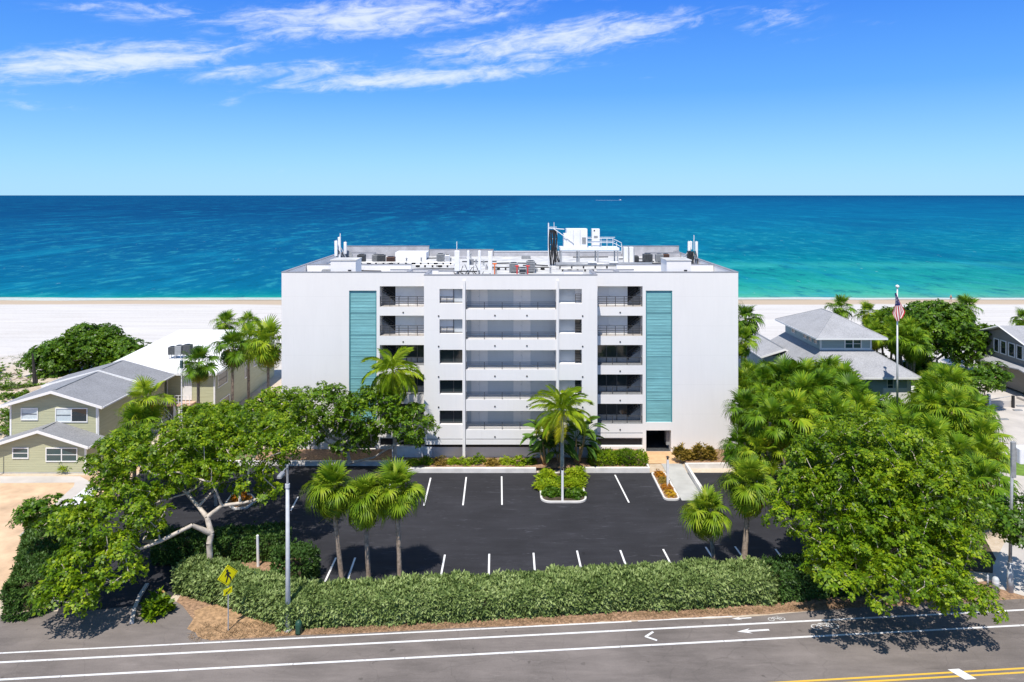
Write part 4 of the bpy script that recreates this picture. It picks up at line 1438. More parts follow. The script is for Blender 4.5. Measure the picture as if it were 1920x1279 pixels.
# small vents, stacks and curbs scattered over the deck
rng = random.Random(66)
for i in range(46):
    px = rng.uniform(600, 1320)
    Y = rng.uniform(74.5, 95)
    x = FX(px, Y)
    if not (XL + 1.5 < x < XR - 1.5):
        continue
    if 1040 < px < 1190 and 82 < Y < 88:
        continue
    k = i % 3
    if k == 0:
        o = thing('roof_vent', (x, Y, DZ), 'small round vent stack on the apartment roof', 'vent', 'small round roof vents')
        h = rng.uniform(.35, .7)
        MB().tube([(x, Y, DZ), (x, Y, DZ + h)], .09, 8).build('stack', GALV, o)
        MB().tube([(x, Y, DZ + h), (x, Y, DZ + h + .12)], [.17, .05], 8).build('cap', GREYBOX, o)
    elif k == 1:
        o = thing('roof_hatch', (x, Y, DZ), 'low grey box curb on the apartment roof', 'roof box', 'low grey roof boxes')
        w = rng.uniform(.3, .7)
        MB().bbox(x - w, x + w, Y - .4, Y + .4, DZ, DZ + rng.uniform(.25, .5), .03).build('curb', GREYBOX if rng.random() < .6 else ROOFG, o)
    else:
        o = thing('cable_tray', (x, Y, DZ), 'short black cable run on the apartment roof', 'cable', 'black cable runs on the roof')
        l = rng.uniform(1, 3)
        MB().tube([(x - l, Y, DZ + .12), (x, Y + rng.uniform(-.6, .6), DZ + .14), (x + l, Y + rng.uniform(-.5, .5), DZ + .12)], .07, 5).build('cable_run', BLACK, o)


# ------------------------------------------------------------------ houses
def slab(mb, a, b_, c, d, t=0.14):
    """sloped slab: top face a,b,c,d (counter-clockwise from above), thickness t"""
    P = [Vector(p) for p in (a, b_, c, d)]
    vs = [tuple(p) for p in P] + [(p.x, p.y, p.z - t) for p in P]
    mb.add(vs, [(0, 1, 2, 3), (7, 6, 5, 4), (0, 4, 5, 1), (1, 5, 6, 2), (2, 6, 7, 3), (3, 7, 4, 0)])


def gable_roof(o, x0, x1, y0, y1, ze, zr, mat, xr=None):
    xr = (x0 + x1) / 2 if xr is None else xr
    mb = MB()
    slab(mb, (x0, y0, ze), (xr, y0, zr), (xr, y1, zr), (x0, y1, ze))
    slab(mb, (xr, y0, zr + 0.001), (x1, y0, ze), (x1, y1, ze), (xr, y1, zr + 0.001))
    r = mb.build('roof', mat, o)
    f = MB()
    for a, b_ in (((x0, ze), (xr, zr)), ((xr, zr), (x1, ze))):
        f.add([(a[0], y0 - 0.06, a[1] - 0.22), (b_[0], y0 - 0.06, b_[1] - 0.22), (b_[0], y0 - 0.06, b_[1] + 0.03), (a[0], y0 - 0.06, a[1] + 0.03),
               (a[0], y0 - 0.004, a[1] - 0.22), (b_[0], y0 - 0.004, b_[1] - 0.22), (b_[0], y0 - 0.004, b_[1] + 0.03), (a[0], y0 - 0.004, a[1] + 0.03)],
              [(0, 1, 2, 3), (3, 2, 6, 7), (1, 0, 4, 5)])
    f.build('fascia', TRIM, r)
    g = MB()
    for x, s in ((x0, -1), (x1, 1)):
        g.box(x + s * 0.004, x + s * 0.1, y0, y1, ze - 0.16, ze - 0.02)
    g.build('gutter', TRIM, r)
    mb = MB()
    mb.box(xr - 0.14, xr + 0.14, y0 + 0.5, y1 - 0.4, zr + 0.003, zr + 0.03).build('ridge_vent', GREYBOX, r)
    return r


def hip_roof(o, x0, x1, y0, y1, ze, zr, r0, r1, xr, mat, t=0.14):
    """ridge along y from r0 to r1 at xr"""
    A, B, C, D = (x0, y0, ze), (x1, y0, ze), (x1, y1, ze), (x0, y1, ze)
    P, Q = (xr, r0, zr), (xr, r1, zr)
    mb = MB()
    mb.add([A, B, C, D, P, Q] + [(p[0], p[1], p[2] - t) for p in (A, B, C, D)],
           [(0, 1, 4), (1, 2, 5, 4), (2, 3, 5), (3, 0, 4, 5), (0, 6, 7, 1), (1, 7, 8, 2), (2, 8, 9, 3), (3, 9, 6, 0), (9, 8, 7, 6)])
    r = mb.build('roof', mat, o)
    c = MB()
    for a, b_ in ((A, P), (B, P), (C, Q), (D, Q), (P, Q)):
        c.tube([a, b_], 0.07, 5)
    c.build_each('hip_ridge', mat, r)
    f = MB()
    f.box(x0, x1, y0 - 0.05, y0 - 0.003, ze - 0.2, ze + 0.0)
    f.box(x0 - 0.05, x0 - 0.003, y0 - 0.05, y1, ze - 0.2, ze)
    f.box(x1 + 0.003, x1 + 0.05, y0 - 0.05, y1, ze - 0.2, ze)
    f.build('fascia', TRIM, r)
    return r


def window(o, u0, u1, z0, z1, d, cols=1, face='front', glassm=None, fm=None, fw=0.09):
    """framed sash window; face 'front' looks to -y at y=d, 'left' looks to -x at x=d"""
    glassm = glassm or [WGLASS]
    fm = fm or TRIM

    def bx(mb, a, b_, c, e, o0, o1):
        if face == 'front':
            mb.box(a, b_, d - o1, d - o0, c, e)
        elif face == 'left':
            mb.box(d - o1, d - o0, a, b_, c, e)
        else:
            mb.box(d + o0, d + o1, a, b_, c, e)
    f = MB()
    bx(f, u0 - fw, u1 + fw, z0 - fw, z0, 0.002, 0.07)
    bx(f, u0 - fw, u1 + fw, z1, z1 + fw, 0.002, 0.07)
    bx(f, u0 - fw, u0, z0, z1, 0.002, 0.07)
    bx(f, u1, u1 + fw, z0, z1, 0.002, 0.07)
    for i in range(1, cols):
        u = u0 + (u1 - u0) * i / cols
        bx(f, u - fw / 2, u + fw / 2, z0, z1, 0.002, 0.065)
    f = f.build('window', fm, o)
    zm = (z0 + z1) / 2
    s = MB()
    for i in range(cols):
        a, b_ = u0 + (u1 - u0) * i / cols, u0 + (u1 - u0) * (i + 1) / cols
        bx(s, a, b_, zm - 0.025, zm + 0.025, 0.03, 0.05)
        for q0, q1 in ((z0, zm - 0.025), (zm + 0.025, z1)):
            p = MB()
            bx(p, a + 0.005, b_ - 0.005, q0, q1, 0.004, 0.02)
            p.build('pane', glassm[i % len(glassm)], f)
    s.build('sash_bar', TRIM if glassm[0] is WGLASS else RAIL, f)
    return f


def gable_wall(mb, x0, x1, y0, y1, z0, ze, zr, xr):
    mb.poly([(x0, y0, z0), (x1, y0, z0), (x1, y0, ze), (xr, y0, zr), (x0, y0, ze)])
    mb.quad((x1, y0, z0), (x1, y1, z0), (x1, y1, ze), (x1, y0, ze))
    mb.quad((x0, y1, z0), (x0, y0, z0), (x0, y0, ze), (x0, y1, ze))
    mb.poly([(x1, y1, z0), (x0, y1, z0), (x0, y1, ze), (xr, y1, zr), (x1, y1, ze)])


# olive house at the left
H1 = thing('house', (-43, 66, 0), 'olive clapboard house with grey shingle gables, left of the car park', 'house', 'beach houses')
mb = MB()
gable_wall(mb, -47.1, -38.95, 64.75, 66.95, 0.12, 2.62, 3.9, -42.95)
mb.build('porch_wall', OLIVE, H1)
MB().box(-47.1, -38.95, 64.72, 64.9, 0, 0.12).build('plinth', CONCG, H1)
gable_roof(H1, -47.6, -38.35, 64.2, 66.95, 2.62, 4.08, SHING, -42.95)
mb = MB()
gable_wall(mb, -47.3, -39.2, 66.97, 74.2, 0.1, 5.72, 6.95, -43.1)
mb.build('wall', OLIVE, H1)
gable_roof(H1, -48.2, -38.3, 66.3, 73.9, 5.62, 7.08, SHING, -43.1)
mb = MB()
gable_wall(mb, -47.9, -38.4, 73.95, 78.4, 0.1, 5.72, 6.9, -43.1)
mb.build('rear_wall', OLIVE, H1)
gable_roof(H1, -49, -37.4, 73.92, 78.6, 5.56, 7.16, SHING, -43.1)
for x, y in ((-47.12, 64.74), (-38.93, 64.74), (-47.32, 66.96), (-39.18, 66.96)):
    MB().box(x - 0.08, x + 0.08, y - 0.03, y + 0.1, 0.1, 2.5 if y < 65 else 5.6).build('corner_board', TRIM, H1)
ww = lambda p: FX(p, 64.75)
wzz = lambda q: FZ(q, 64.75)
window(H1, ww(25.5), ww(52.5), wzz(858), wzz(841), 64.75)
window(H1, ww(88), ww(144), wzz(864), wzz(841), 64.75, 2)
ww = lambda p: FX(p, 66.97)
wzz = lambda q: FZ(q, 66.97)
window(H1, ww(41.5), ww(70), wzz(786), wzz(766.5), 66.97, 1, glassm=[BLIND])
window(H1, ww(106), ww(163), wzz(790), wzz(766.5), 66.97, 2, glassm=[BLIND, DGLASS])
MB().tube([(-39.05, 66.9, 5.4), (-38.95, 66.85, 4.9), (-38.95, 66.85, 0.2)], 0.05, 6).build('downpipe_and_shade_line', TRIM, H1)  # a rain downpipe here
MB().box(FX(0, 64.5) - 0.02, FX(0, 64.5) + 0.06, 64.2, 64.28, 0, 2.5).build('porch_post', TRIM, H1)

# white-roofed two-storey building behind it
H2 = thing('house', (-39, 90, 0), 'olive two-storey building with broad white flat roof and stair porch', 'house', 'beach houses')
MB().box(-46, -33.35, 79.4, 99.5, 0.05, 5.6).build('wall', OLIVE, H2)
mb = MB()
slab(mb, (-46.8, 78.7, 5.62), (-32.8, 78.7, 5.62), (-32.8, 99.9, 6.45), (-46.8, 99.9, 6.45), 0.2)
r = mb.build('roof', simple('clean_white_roof', (0.80, 0.80, 0.79), 0.7, 0.03, 0.4), H2)
MB().box(-46.8, -32.8, 78.64, 78.697, 5.40, 5.66).box(-32.797, -32.74, 78.64, 99.9, 5.44, 5.6).build('fascia', TRIM, r)
MB().box(-33.40, -33.24, 79.36, 79.5, 0.05, 5.4).build('corner_board', TRIM, H2)
a2 = lambda p: FX(p, 79.4)
b2 = lambda q: FZ(q, 79.4)
d = MB().box(a2(343), a2(360), 79.34, 79.397, b2(750), b2(704)).build('door', TRIM, H2)
MB().box(a2(345), a2(358), 79.325, 79.338, b2(717), b2(706)).build('transom', BLIND, d)
MB().tube([(a2(345), 79.3, b2(724)), (a2(345), 79.25, b2(724))], 0.05, 6).build('knob', BLACK, d)
MB().box(a2(314) - 0.06, a2(314) + 0.06, 79.33, 79.398, 2.6, 5.4).build('trim_board', TRIM, H2)
bal = MB().box(a2(315), a2(368), 77.9, 79.39, b2(752) - 0.15, b2(752)).build('balcony', PINK, H2)
mb = MB()
railing(mb, a2(318), a2(366), 78.0, b2(752), 1.0, 7, 3, 0.02, 0.03)
mb.build('railing', WMETAL, bal)
ps = MB()
for p in (325, 333, 360):
    ps.box(FX(p, 78), FX(p, 78) + 0.25, 78.0, 78.25, 0, b2(752) - 0.15)
ps.build_each('post', TRIM, H2)
stp = MB()
for i in range(9):
    stp.box(a2(298) + 0.02 + 0.25 * i, a2(298) + 0.27 + 0.25 * i, 75.6, 77.8, 0.05, 0.2 + 0.26 * (9 - i))
stp = stp.build('outside_stair', CONCG, H2)
mb = MB()
for y in (75.65, 77.75):
    for h in (0.55, 1.0):
        mb.tube([(a2(297), y, 2.5 + h), (a2(297) + 2.3, y, 0.2 + h)], 0.03, 5)
    for i in range(7):
        x = a2(297) + 2.3 * i / 6
        mb.tube([(x, y, 2.4 - 2.3 * i / 6), (x, y, 3.5 - 2.3 * i / 6)], 0.022, 5)
mb.build('railing', WMETAL, stp)
# shaded flank windows
for y0, y1, z0, z1 in ((80.4, 83.0, 3.6, 5.0), (81, 83.6, 0.6, 1.9), (88.5, 89.6, 2.6, 4.6), (91.5, 93, 3.3, 4.6)):
    window(H2, y0, y1, z0, z1, -33.35, 1, 'right', [DGLASS])
zr = 5.9
for px, w, h, m_, lab in ((324, 0.85, 0.9, DARKBOX, 'leftmost dark condenser on the white roof at left'), (336, 0.8, 1.05, GREYBOX, 'grey condenser, second in the row on the white roof'),
                          (352, 0.95, 1.15, DARKBOX, 'tallest dark condenser on the white roof'), (371, 0.85, 0.9, DARKBOX, 'condenser half hidden by the palm on the white roof')):
    x = FX(px, 85)
    o = thing('condenser', (x, 85, zr), lab, 'air conditioner', 'condensers on the white roof')
    b_ = MB().bbox(x - w / 2, x + w / 2, 84.6, 85.4, zr + 0.45, zr + 0.45 + h, 0.05).build('casing', m_, o)
    MB().tube([(x, 85, zr + 0.45 + h), (x, 85, zr + 0.5 + h)], 0.3, 10).build('fan_guard', BLACK, b_)
    lg = MB()
    for sx in (-0.3, 0.3):
        for sy in (-0.3, 0.3):
            lg.box(x + sx - 0.03, x + sx + 0.03, 85 + sy - 0.03, 85 + sy + 0.03, zr - 0.05, zr + 0.45)
    lg.build_each('leg', GALV, o)

# pale blue house with hip roofs at the right
H3 = thing('house', (42, 85, 0), 'pale blue house with stacked grey hip roofs behind the palm grove', 'house', 'beach houses')
MB().box(36.6, 47.7, 85.0, 100.5, 0.02, 3.72).build('lower_wall', PALEBLUE, H3)
mb = MB()
A, B, C, D = (35.4, 84.0, 3.8), (48.5, 84.0, 3.8), (48.5, 101.5, 3.8), (35.4, 101.5, 3.8)
E, F_, G_, Hh = (38.25, 87.9, 6.2), (44.6, 87.9, 6.2), (44.6, 99.5, 6.2), (38.25, 99.5, 6.2)
mb.add([A, B, C, D, E, F_, G_, Hh] + [(p[0], p[1], p[2] - 0.16) for p in (A, B, C, D)],
       [(0, 1, 5, 4), (1, 2, 6, 5), (2, 3, 7, 6), (3, 0, 4, 7), (0, 8, 9, 1), (1, 9, 10, 2), (3, 11, 8, 0), (11, 10, 9, 8)])
r = mb.build('lower_roof', SHINGL, H3)
c = MB()
for a, b_ in ((A, E), (B, F_)):
    c.tube([a, b_], 0.06, 5)
c.build_each('hip_ridge', SHINGL, r)
MB().box(35.4, 48.5, 83.94, 83.997, 3.58, 3.82).box(35.34, 35.397, 83.94, 101.5, 3.58, 3.82).build('fascia', TRIM, r)
MB().box(38.3, 44.5, 88.0, 99.4, 6.0, 7.84).build('upper_wall', PALEBLUE, H3)
MB().box(38.24, 44.56, 87.95, 88.0, 6.2, 6.45).build('base_trim', TRIM, H3)
for x in (38.3, 44.5):
    MB().box(x - 0.1, x + 0.1, 87.94, 88.06, 6.2, 7.8).build('corner_board', TRIM, H3)
hip_roof(H3, 37.3, 46.0, 86.9, 100.5, 7.87, 10.1, 92.2, 95.6, 41.7, SHINGL)
a3 = lambda p: FX(p, 88)
window(H3, a3(1585), a3(1613.5), FZ(652.5, 88), FZ(636.5, 88), 88.0, 2, fw=0.14)
for y0, y1 in ((89.0, 89.9), (90.6, 91.5), (92.2, 93.1), (96.0, 97.0)):
    window(H3, y0, y1, 6.75, 7.6, 38.3, 1, 'left', [DGLASS])
window(H3, FX(1664, 85), FX(1674, 85), 2.0, 3.3, 85.0, 1)
MB().box(47.3, 47.78, 84.9, 85.1, 0, 3.6).build('pilaster', TRIM, H3)
MB().box(44.4, 47.29, 84.86, 84.99, 0, 2.3).build('panel', TRIM, H3)
gable_roof(H3, 33.0, 38.2, 94.0, 107.0, 4.0, 5.0, SHINGL, 36.2)
MB().box(33.6, 37.6, 94.6, 106.5, 0, 3.9).build('left_wing_wall', PALEBLUE, H3)
MB().box(48.0, 51.0, 86.0, 90.0, 0, 1.2).build('rear_step', TRIM, H3)

# house at the right edge
H4 = thing('house', (69, 90, 0), 'taupe house with dark windows and grey roof cut by the right edge', 'house', 'beach houses')
MB().box(64.9, 76, 88.6, 97.5, 0.3, 6.55).build('wall', TAUPE, H4)
mb = MB()
slab(mb, (64.2, 87.6, 6.3), (78, 87.6, 6.3), (78, 93.5, 8.2), (64.2, 93.5, 8.2), 0.18)
slab(mb, (64.2, 93.5, 8.201), (78, 93.5, 8.201), (78, 98.5, 6.5), (64.2, 98.5, 6.5), 0.18)
r = mb.build('roof', SHINGL, H4)
MB().poly([(64.9, 88.6, 6.55), (64.9, 97.5, 6.55), (64.9, 93.5, 7.95)]).build('gable_wall', TAUPE, H4)
f = MB()
f.tube([(64.14, 87.6, 6.25), (64.14, 93.5, 8.15), (64.14, 98.5, 6.45)], 0.1, 4)
f.build('fascia', TRIM, r)
for y0, y1 in ((89.0, 89.9), (90.2, 91.1), (91.6, 92.6), (93.2, 94.1), (94.6, 95.4)):
    window(H4, y0, y1, 4.5, 6.1, 64.9, 1, 'left', [DGLASS], fw=0.12)
mb = MB()
slab(mb, (63.2, 84.0, 2.9), (78, 84.0, 2.9), (78, 88.5, 3.7), (63.2, 88.5, 3.7), 0.16)
slab(mb, (63.2, 88.5, 3.701), (64.85, 88.5, 3.701), (64.85, 97.5, 3.701), (63.2, 97.5, 2.9), 0.12)
pr = mb.build('porch_roof', SHINGL, H4)
MB().box(63.2, 78, 83.94, 83.997, 2.72, 2.95).build('fascia', TRIM, pr)
MB().box(64.3, 76, 85.2, 88.58, 0.3, 2.85).build('porch_wall', TAUPE, H4)
for y0, y1 in ((85.5, 86.2), (86.6, 87.3), (87.6, 88.3)):
    window(H4, y0, y1, 0.8, 2.6, 64.3, 1, 'left', [DGLASS], fw=0.12)
for x0 in (65.2, 66.5):
    window(H4, x0, x0 + 0.9, 0.7, 2.6, 85.2, 1, 'front', [DGLASS], fw=0.12)
for x, y in ((63.5, 84.3), (66.0, 84.3), (65.4, 88.2)):
    MB().box(x - 0.1, x + 0.1, y - 0.1, y + 0.1, 0, 2.8 if y < 85 else 6.3).build('post', TRIM, H4)
MB().box(63.3, 64.5, 83.0, 85.0, 0, 0.9).build('step_wall', PINK, H4)
MB().box(63.0, 78, 83.6, 88.6, 0.02, 0.3).build('porch_floor', CONC, H4)


# ------------------------------------------------------------------ vegetation: leaves, trees, palms, hedges
def frames(N, rng):
    """rotation matrices whose z axis is N, spun at random"""
    N = N / np.linalg.norm(N, axis=1, keepdims=True)
    h = np.where(np.abs(N[:, :1]) < 0.8, np.array([[1.0, 0, 0]]), np.array([[0, 1.0, 0]]))
    a = np.cross(h, N)
    a /= np.linalg.norm(a, axis=1, keepdims=True)
    b = np.cross(N, a)
    t = rng.uniform(0, 2 * np.pi, (len(N), 1))
    x = a * np.cos(t) + b * np.sin(t)
    y = np.cross(N, x)
    return np.stack([x, y, N], axis=2)


def scatter(TV, TF, P, N, S, rng):
    """copies of a template (verts TV, quads TF) at P, axis N, size S"""
    M = frames(N, rng)
    V = np.einsum('nij,mj->nmi', M, TV) * S[:, None, None] + P[:, None, :]
    F = TF[None] + (np.arange(len(P)) * len(TV))[:, None, None]
    return V.reshape(-1, 3), F.reshape(-1, TF.shape[1])


def rosette(n, ln, w, up, rng, curl=0.15):
    """n leaf blades round a twig tip; each blade one folded quad"""
    V, F = [], []
    for i in range(n):
        a = 2 * math.pi * i / n + rng.uniform(-.35, .35)
        e = up + rng.uniform(-.3, .3)
        l = ln * rng.uniform(.75, 1.15)
        d = np.array([math.cos(a) * math.cos(e), math.sin(a) * math.cos(e), math.sin(e)])
        s = np.array([-math.sin(a), math.cos(a), 0.0])
        nrm = np.cross(d, s)
        o = len(V)
        V += [d * 0.04, d * l * .55 + s * w * l + nrm * curl * l * .3, d * l - nrm * curl * l, d * l * .55 - s * w * l + nrm * curl * l * .3]
        F.append((o, o + 1, o + 2, o + 3))
    return np.array(V), np.array(F)


def sphere_dirs(n, rng):
    v = rng.normal(size=(n, 3))
    return v / np.linalg.norm(v, axis=1, keepdims=True)


def skeleton(trunks, tips, rng, twig=0.022, wob=0.12):
    """joins every tip to the nearest piece of wood already there; pipe-model thickness"""
    nodes = []
    par = []
    for tr in trunks:
        prev = -1
        for k, p in enumerate(tr):
            if k == 0 and nodes:
                dd = [np.linalg.norm(np.array(p) - q) for q in nodes]
                if min(dd) < 0.05:
                    prev = int(np.argmin(dd))
                    continue
            nodes.append(np.array(p, float))
            par.append(prev)
            prev = len(nodes) - 1
    root = nodes[0]
    order = np.argsort([np.linalg.norm(t - root) for t in tips])
    first = max(1, int(len(trunks[0]) * 0.5))
    for i in order:
        t = tips[i]
        arr = np.array(nodes)
        d = np.linalg.norm(arr - t, axis=1) + 0.8 * np.maximum(0, arr[:, 2] - t[2] + 0.2)
        d[:first] += 50
        j = int(np.argmin(d))
        a = nodes[j]
        L = np.linalg.norm(t - a)
        k = max(1, int(L / 0.9))
        prev = j
        for s in range(1, k + 1):
            f = s / k
            p = a + (t - a) * f
            if s < k:
                p = p + rng.normal(size=3) * wob * min(1, L * .5)
                p[2] += 0.15 * L * math.sin(math.pi * f) * 0.4
            nodes.append(p)
            par.append(prev)
            prev = len(nodes) - 1
    cnt = np.zeros(len(nodes))
    child = np.zeros(len(nodes), int)
    for p in par:
        if p >= 0:
            child[p] += 1
    for i in range(len(nodes) - 1, -1, -1):
        if child[i] == 0:
            cnt[i] += 1
        if par[i] >= 0:
            cnt[par[i]] += cnt[i]
    rad = twig * np.power(np.maximum(cnt, 1), 0.46)
    return nodes, par, rad


def branch_mesh(o, name, nodes, par, rad, mat, rmax, sides=6):
    mb = MB()
    for i, p in enumerate(par):
        if p < 0:
            continue
        mb.tube([nodes[p], nodes[i]], [min(rmax, max(rad[i], min(rad[p], rad[i] * 1.6))), min(rmax, rad[i])], sides, cap=False)
    return mb.build(name, mat, o, smooth=True)


def broadleaf(name, label, base, trunks, lobes, npuff, puff_r, per, leaf, mat, bark, seed, group=None, cat='tree', rmax=0.34, twig=0.022, upbias=-0.35, flat=0.75, gap=0.72):
    rng = np.random.default_rng(seed)
    o = thing(name, base, label, cat, group)
    w = np.array([l[2] for l in lobes], float)
    w /= w.sum()
    pts = []
    tries = 0
    while len(pts) < npuff and tries < npuff * 60:
        tries += 1
        L = lobes[rng.choice(len(lobes), p=w)]
        d = sphere_dirs(1, rng)[0]
        if d[2] < upbias and rng.random() < 0.8:
            continue
        f = rng.uniform(0.45, 1.0) ** 0.6
        p = np.array(L[0]) + d * np.array(L[1]) * f
        if p[2] < 0.6:
            continue
        if pts and min(np.linalg.norm(np.array(pts) - p, axis=1)) < puff_r * gap:
            continue
        pts.append(p)
    pts = np.array(pts)
    nodes, par, rad = skeleton(trunks, pts, rng, twig)
    branch_mesh(o, 'trunk', nodes, par, rad, bark, rmax)
    Vs, Fs, off = [], [], 0
    temps = [rosette(7, leaf, 0.27, 0.35, rng), rosette(6, leaf * 1.1, 0.25, 0.1, rng), rosette(8, leaf * 0.9, 0.27, 0.55, rng)]
    for c in pts:
        r = puff_r * rng.uniform(0.75, 1.3)
        n = int(per * rng.uniform(0.8, 1.2) * (r / puff_r) ** 2)
        d = sphere_dirs(n, rng)
        d[:, 2] = np.abs(d[:, 2]) * np.where(rng.random(n) < 0.75, 1, -1)
        P = c + d * r * (rng.uniform(0.35, 1.0, (n, 1)) ** 0.5) * np.array([1, 1, flat])
        N = d + np.array([0, 0, 0.65]) + rng.normal(size=(n, 3)) * 0.3
        TV, TF = temps[rng.integers(len(temps))]
        V, F = scatter(TV, TF, P, N, rng.uniform(0.75, 1.25, n), rng)
        Vs.append(V)
        Fs.append(F + off)
        off += len(V)
    V = np.concatenate(Vs) - np.array(base)
    put('crown', np_mesh('crown', V, np.concatenate(Fs), mat), o)
    return o


def T3(px, py, Y):
    return (FX(px, Y), Y, FZ(py, Y))


# --- big spreading tree at the left front
b0 = (-19.9, 46.6, 0.0)
fork = T3(396, 1000, 46.8)
tr = [[b0, T3(394, 1050, 46.6), T3(392, 1020, 46.6), fork, T3(388, 970, 47.0), T3(372, 950, 47.4), T3(350, 925, 48.0), T3(330, 905, 49)],
      [fork, T3(360, 985, 46.0), T3(330, 1000, 45.2), T3(300, 1015, 44.4), T3(262, 1030, 43.4)],
      [T3(372, 950, 47.4), T3(400, 920, 48.6), T3(420, 890, 49.8)],
      [T3(350, 925, 48.0), T3(300, 940, 46.5), T3(250, 960, 45)]]
lobesA = [(T3(300, 870, 48.5), (4.9, 3.0, 2.5), 1.15), (T3(455, 850, 50.5), (4.0, 3.4, 2.7), 1.0), (T3(440, 795, 53.0), (3.2, 2.6, 1.1), 0.35),
          (T3(215, 980, 44.5), (3.3, 2.4, 2.0), 0.85), (T3(185, 1065, 42.2), (2.7, 1.9, 1.5), 0.50), (T3(125, 1115, 41.0), (1.8, 1.2, 0.8), 0.18),
          (T3(525, 830, 50.5), (1.9, 2.2, 1.6), 0.25), (T3(512, 925, 49.5), (1.1, 1.2, 1.1), 0.08)]
broadleaf('spreading_tree', 'large spreading tree with pale twisted trunk between road and car park, left', b0, tr, lobesA, 290, 0.64, 22, 0.255, LEAF_A, BARKP, 1,
          'broadleaf trees', rmax=0.36, twig=0.024, gap=1.15)
bX = (FX(70, 44), 44.0, 0.0)
broadleaf('leaning_tree', 'leafy dark branch spreading over the sandy yard at far left', (FX(120, 47), 47.0, 0), [[(FX(120, 47), 47, 0), T3(135, 1010, 46.8), T3(120, 985, 46.6), T3(95, 975, 46.4)]],
          [(T3(82, 965, 46.4), (1.9, 1.2, 0.7), 1)], 16, 0.6, 26, 0.27, LEAF_B, BARKP, 21, 'broadleaf trees', rmax=0.12)

# --- tree by the left of the building, thin pale branches
b1 = (-15.2, 66.0, 0.4)
tr = [[b1, T3(655, 868, 66), T3(650, 835, 66), T3(654, 815, 66)], [T3(655, 868, 66), T3(700, 858, 65.6), T3(737, 835, 65.4), T3(745, 812, 65.2), T3(780, 785, 65)],
      [T3(650, 835, 66), T3(610, 815, 66), T3(580, 790, 66.2)], [T3(654, 815, 66), T3(690, 805, 65.5), T3(715, 785, 65.2)], [T3(654, 815, 66), T3(640, 785, 66.2), T3(628, 765, 66.4)]]
lobesB = [(T3(600, 768, 66), (3.6, 2.2, 2.1), 1.0), (T3(700, 775, 65.2), (3.5, 2.2, 2.2), 1.0), (T3(770, 795, 65), (2.3, 1.7, 1.6), 0.5), (T3(560, 805, 65.5), (2.6, 1.8, 2.0), 0.5), (T3(650, 825, 66), (3.2, 1.6, 1.3), 0.35)]
broadleaf('broad_tree', 'broad dark green tree with bare pale branches against the white building', b1, tr, lobesB, 185, 0.66, 17, 0.29, LEAF_M, BARKP, 2, 'broadleaf trees', rmax=0.2, twig=0.027, gap=1.1)
# --- tree between the two at mid left
b2_ = (FX(405, 58), 58.0, 0.0)
tr = [[b2_, T3(400, 860, 58), T3(388, 830, 58), T3(392, 795, 58)], [T3(388, 830, 58), T3(372, 800, 58.2), T3(356, 785, 58.2)], [T3(392, 795, 58), T3(400, 775, 58)]]
lobesC = [(T3(395, 785, 58), (2.6, 2.0, 0.9), 1), (T3(455, 802, 58), (3.3, 2.2, 1.5), 1.1), (T3(522, 768, 59.5), (2.4, 2, 1.6), .8), (T3(350, 860, 57), (2.6, 2, 1.5), .6)]
broadleaf('slender_tree', 'bright green tree with slim pale trunk before the olive buildings', b2_, tr, lobesC, 140, 0.66, 20, 0.27, LEAF_A, BARKP, 3, 'broadleaf trees', rmax=0.2, gap=1.1)
# --- big tree at the right front
b3 = (24.2, 45.4, 0.0)
tr = [[b3, (24.1, 45.4, 1.4), (24.3, 45.2, 2.8), (24.6, 45.0, 4.2)], [(24.1, 45.4, 1.4), (22.4, 44.6, 3.2), (20.6, 44.4, 4.8)], [(24.3, 45.2, 2.8), (26.4, 44.4, 4.2), (28.4, 43.8, 5.2)],
      [(24.1, 45.4, 1.4), (25.0, 43.2, 2.8), (25.8, 41.4, 3.4)]]
lobesD = [((23.2, 46.0, 6.7), (5.4, 4.4, 4.2), 2.0), ((26.0, 44.6, 5.6), (3.3, 3.2, 3.4), 1.0), ((19.4, 45.4, 5.2), (2.8, 2.6, 2.9), .7), ((23.6, 42.2, 4.6), (4.4, 2.8, 2.6), 1.0),
          ((20.0, 42.6, 3.8), (2.6, 2.0, 1.9), .45), ((20.8, 39.0, 3.9), (3.8, 1.2, 1.0), .30), ((25.4, 39.8, 2.7), (1.7, 1.1, 1.1), .18)]
broadleaf('dome_tree', 'huge dense bright green tree overhanging the road at the right', b3, tr, lobesD, 450, 0.64, 22, 0.255, LEAF_A, BARKP, 4, 'broadleaf trees', rmax=0.3, twig=0.021, gap=1.1)
b4 = (FX(1960, 46), 46.0, 0.0)
broadleaf('edge_tree', 'loose dark green branches at the right edge beside the drive', b4, [[b4, (34.2, 46, 2.5), (33.6, 46, 4.0)], [(34.2, 46, 2.5), (33.0, 45.6, 3.4), (31.6, 45.4, 3.9)]],
          [((33.4, 45.8, 4.2), (2.4, 1.6, 1.4), 1), ((31.4, 45.2, 4.4), (1.5, 1.2, .8), .4), ((34.0, 44.0, 1.6), (1.2, 1.0, .8), .25)], 40, 0.7, 22, 0.28, LEAF_B, BARKP, 5, 'broadleaf trees', rmax=0.14)
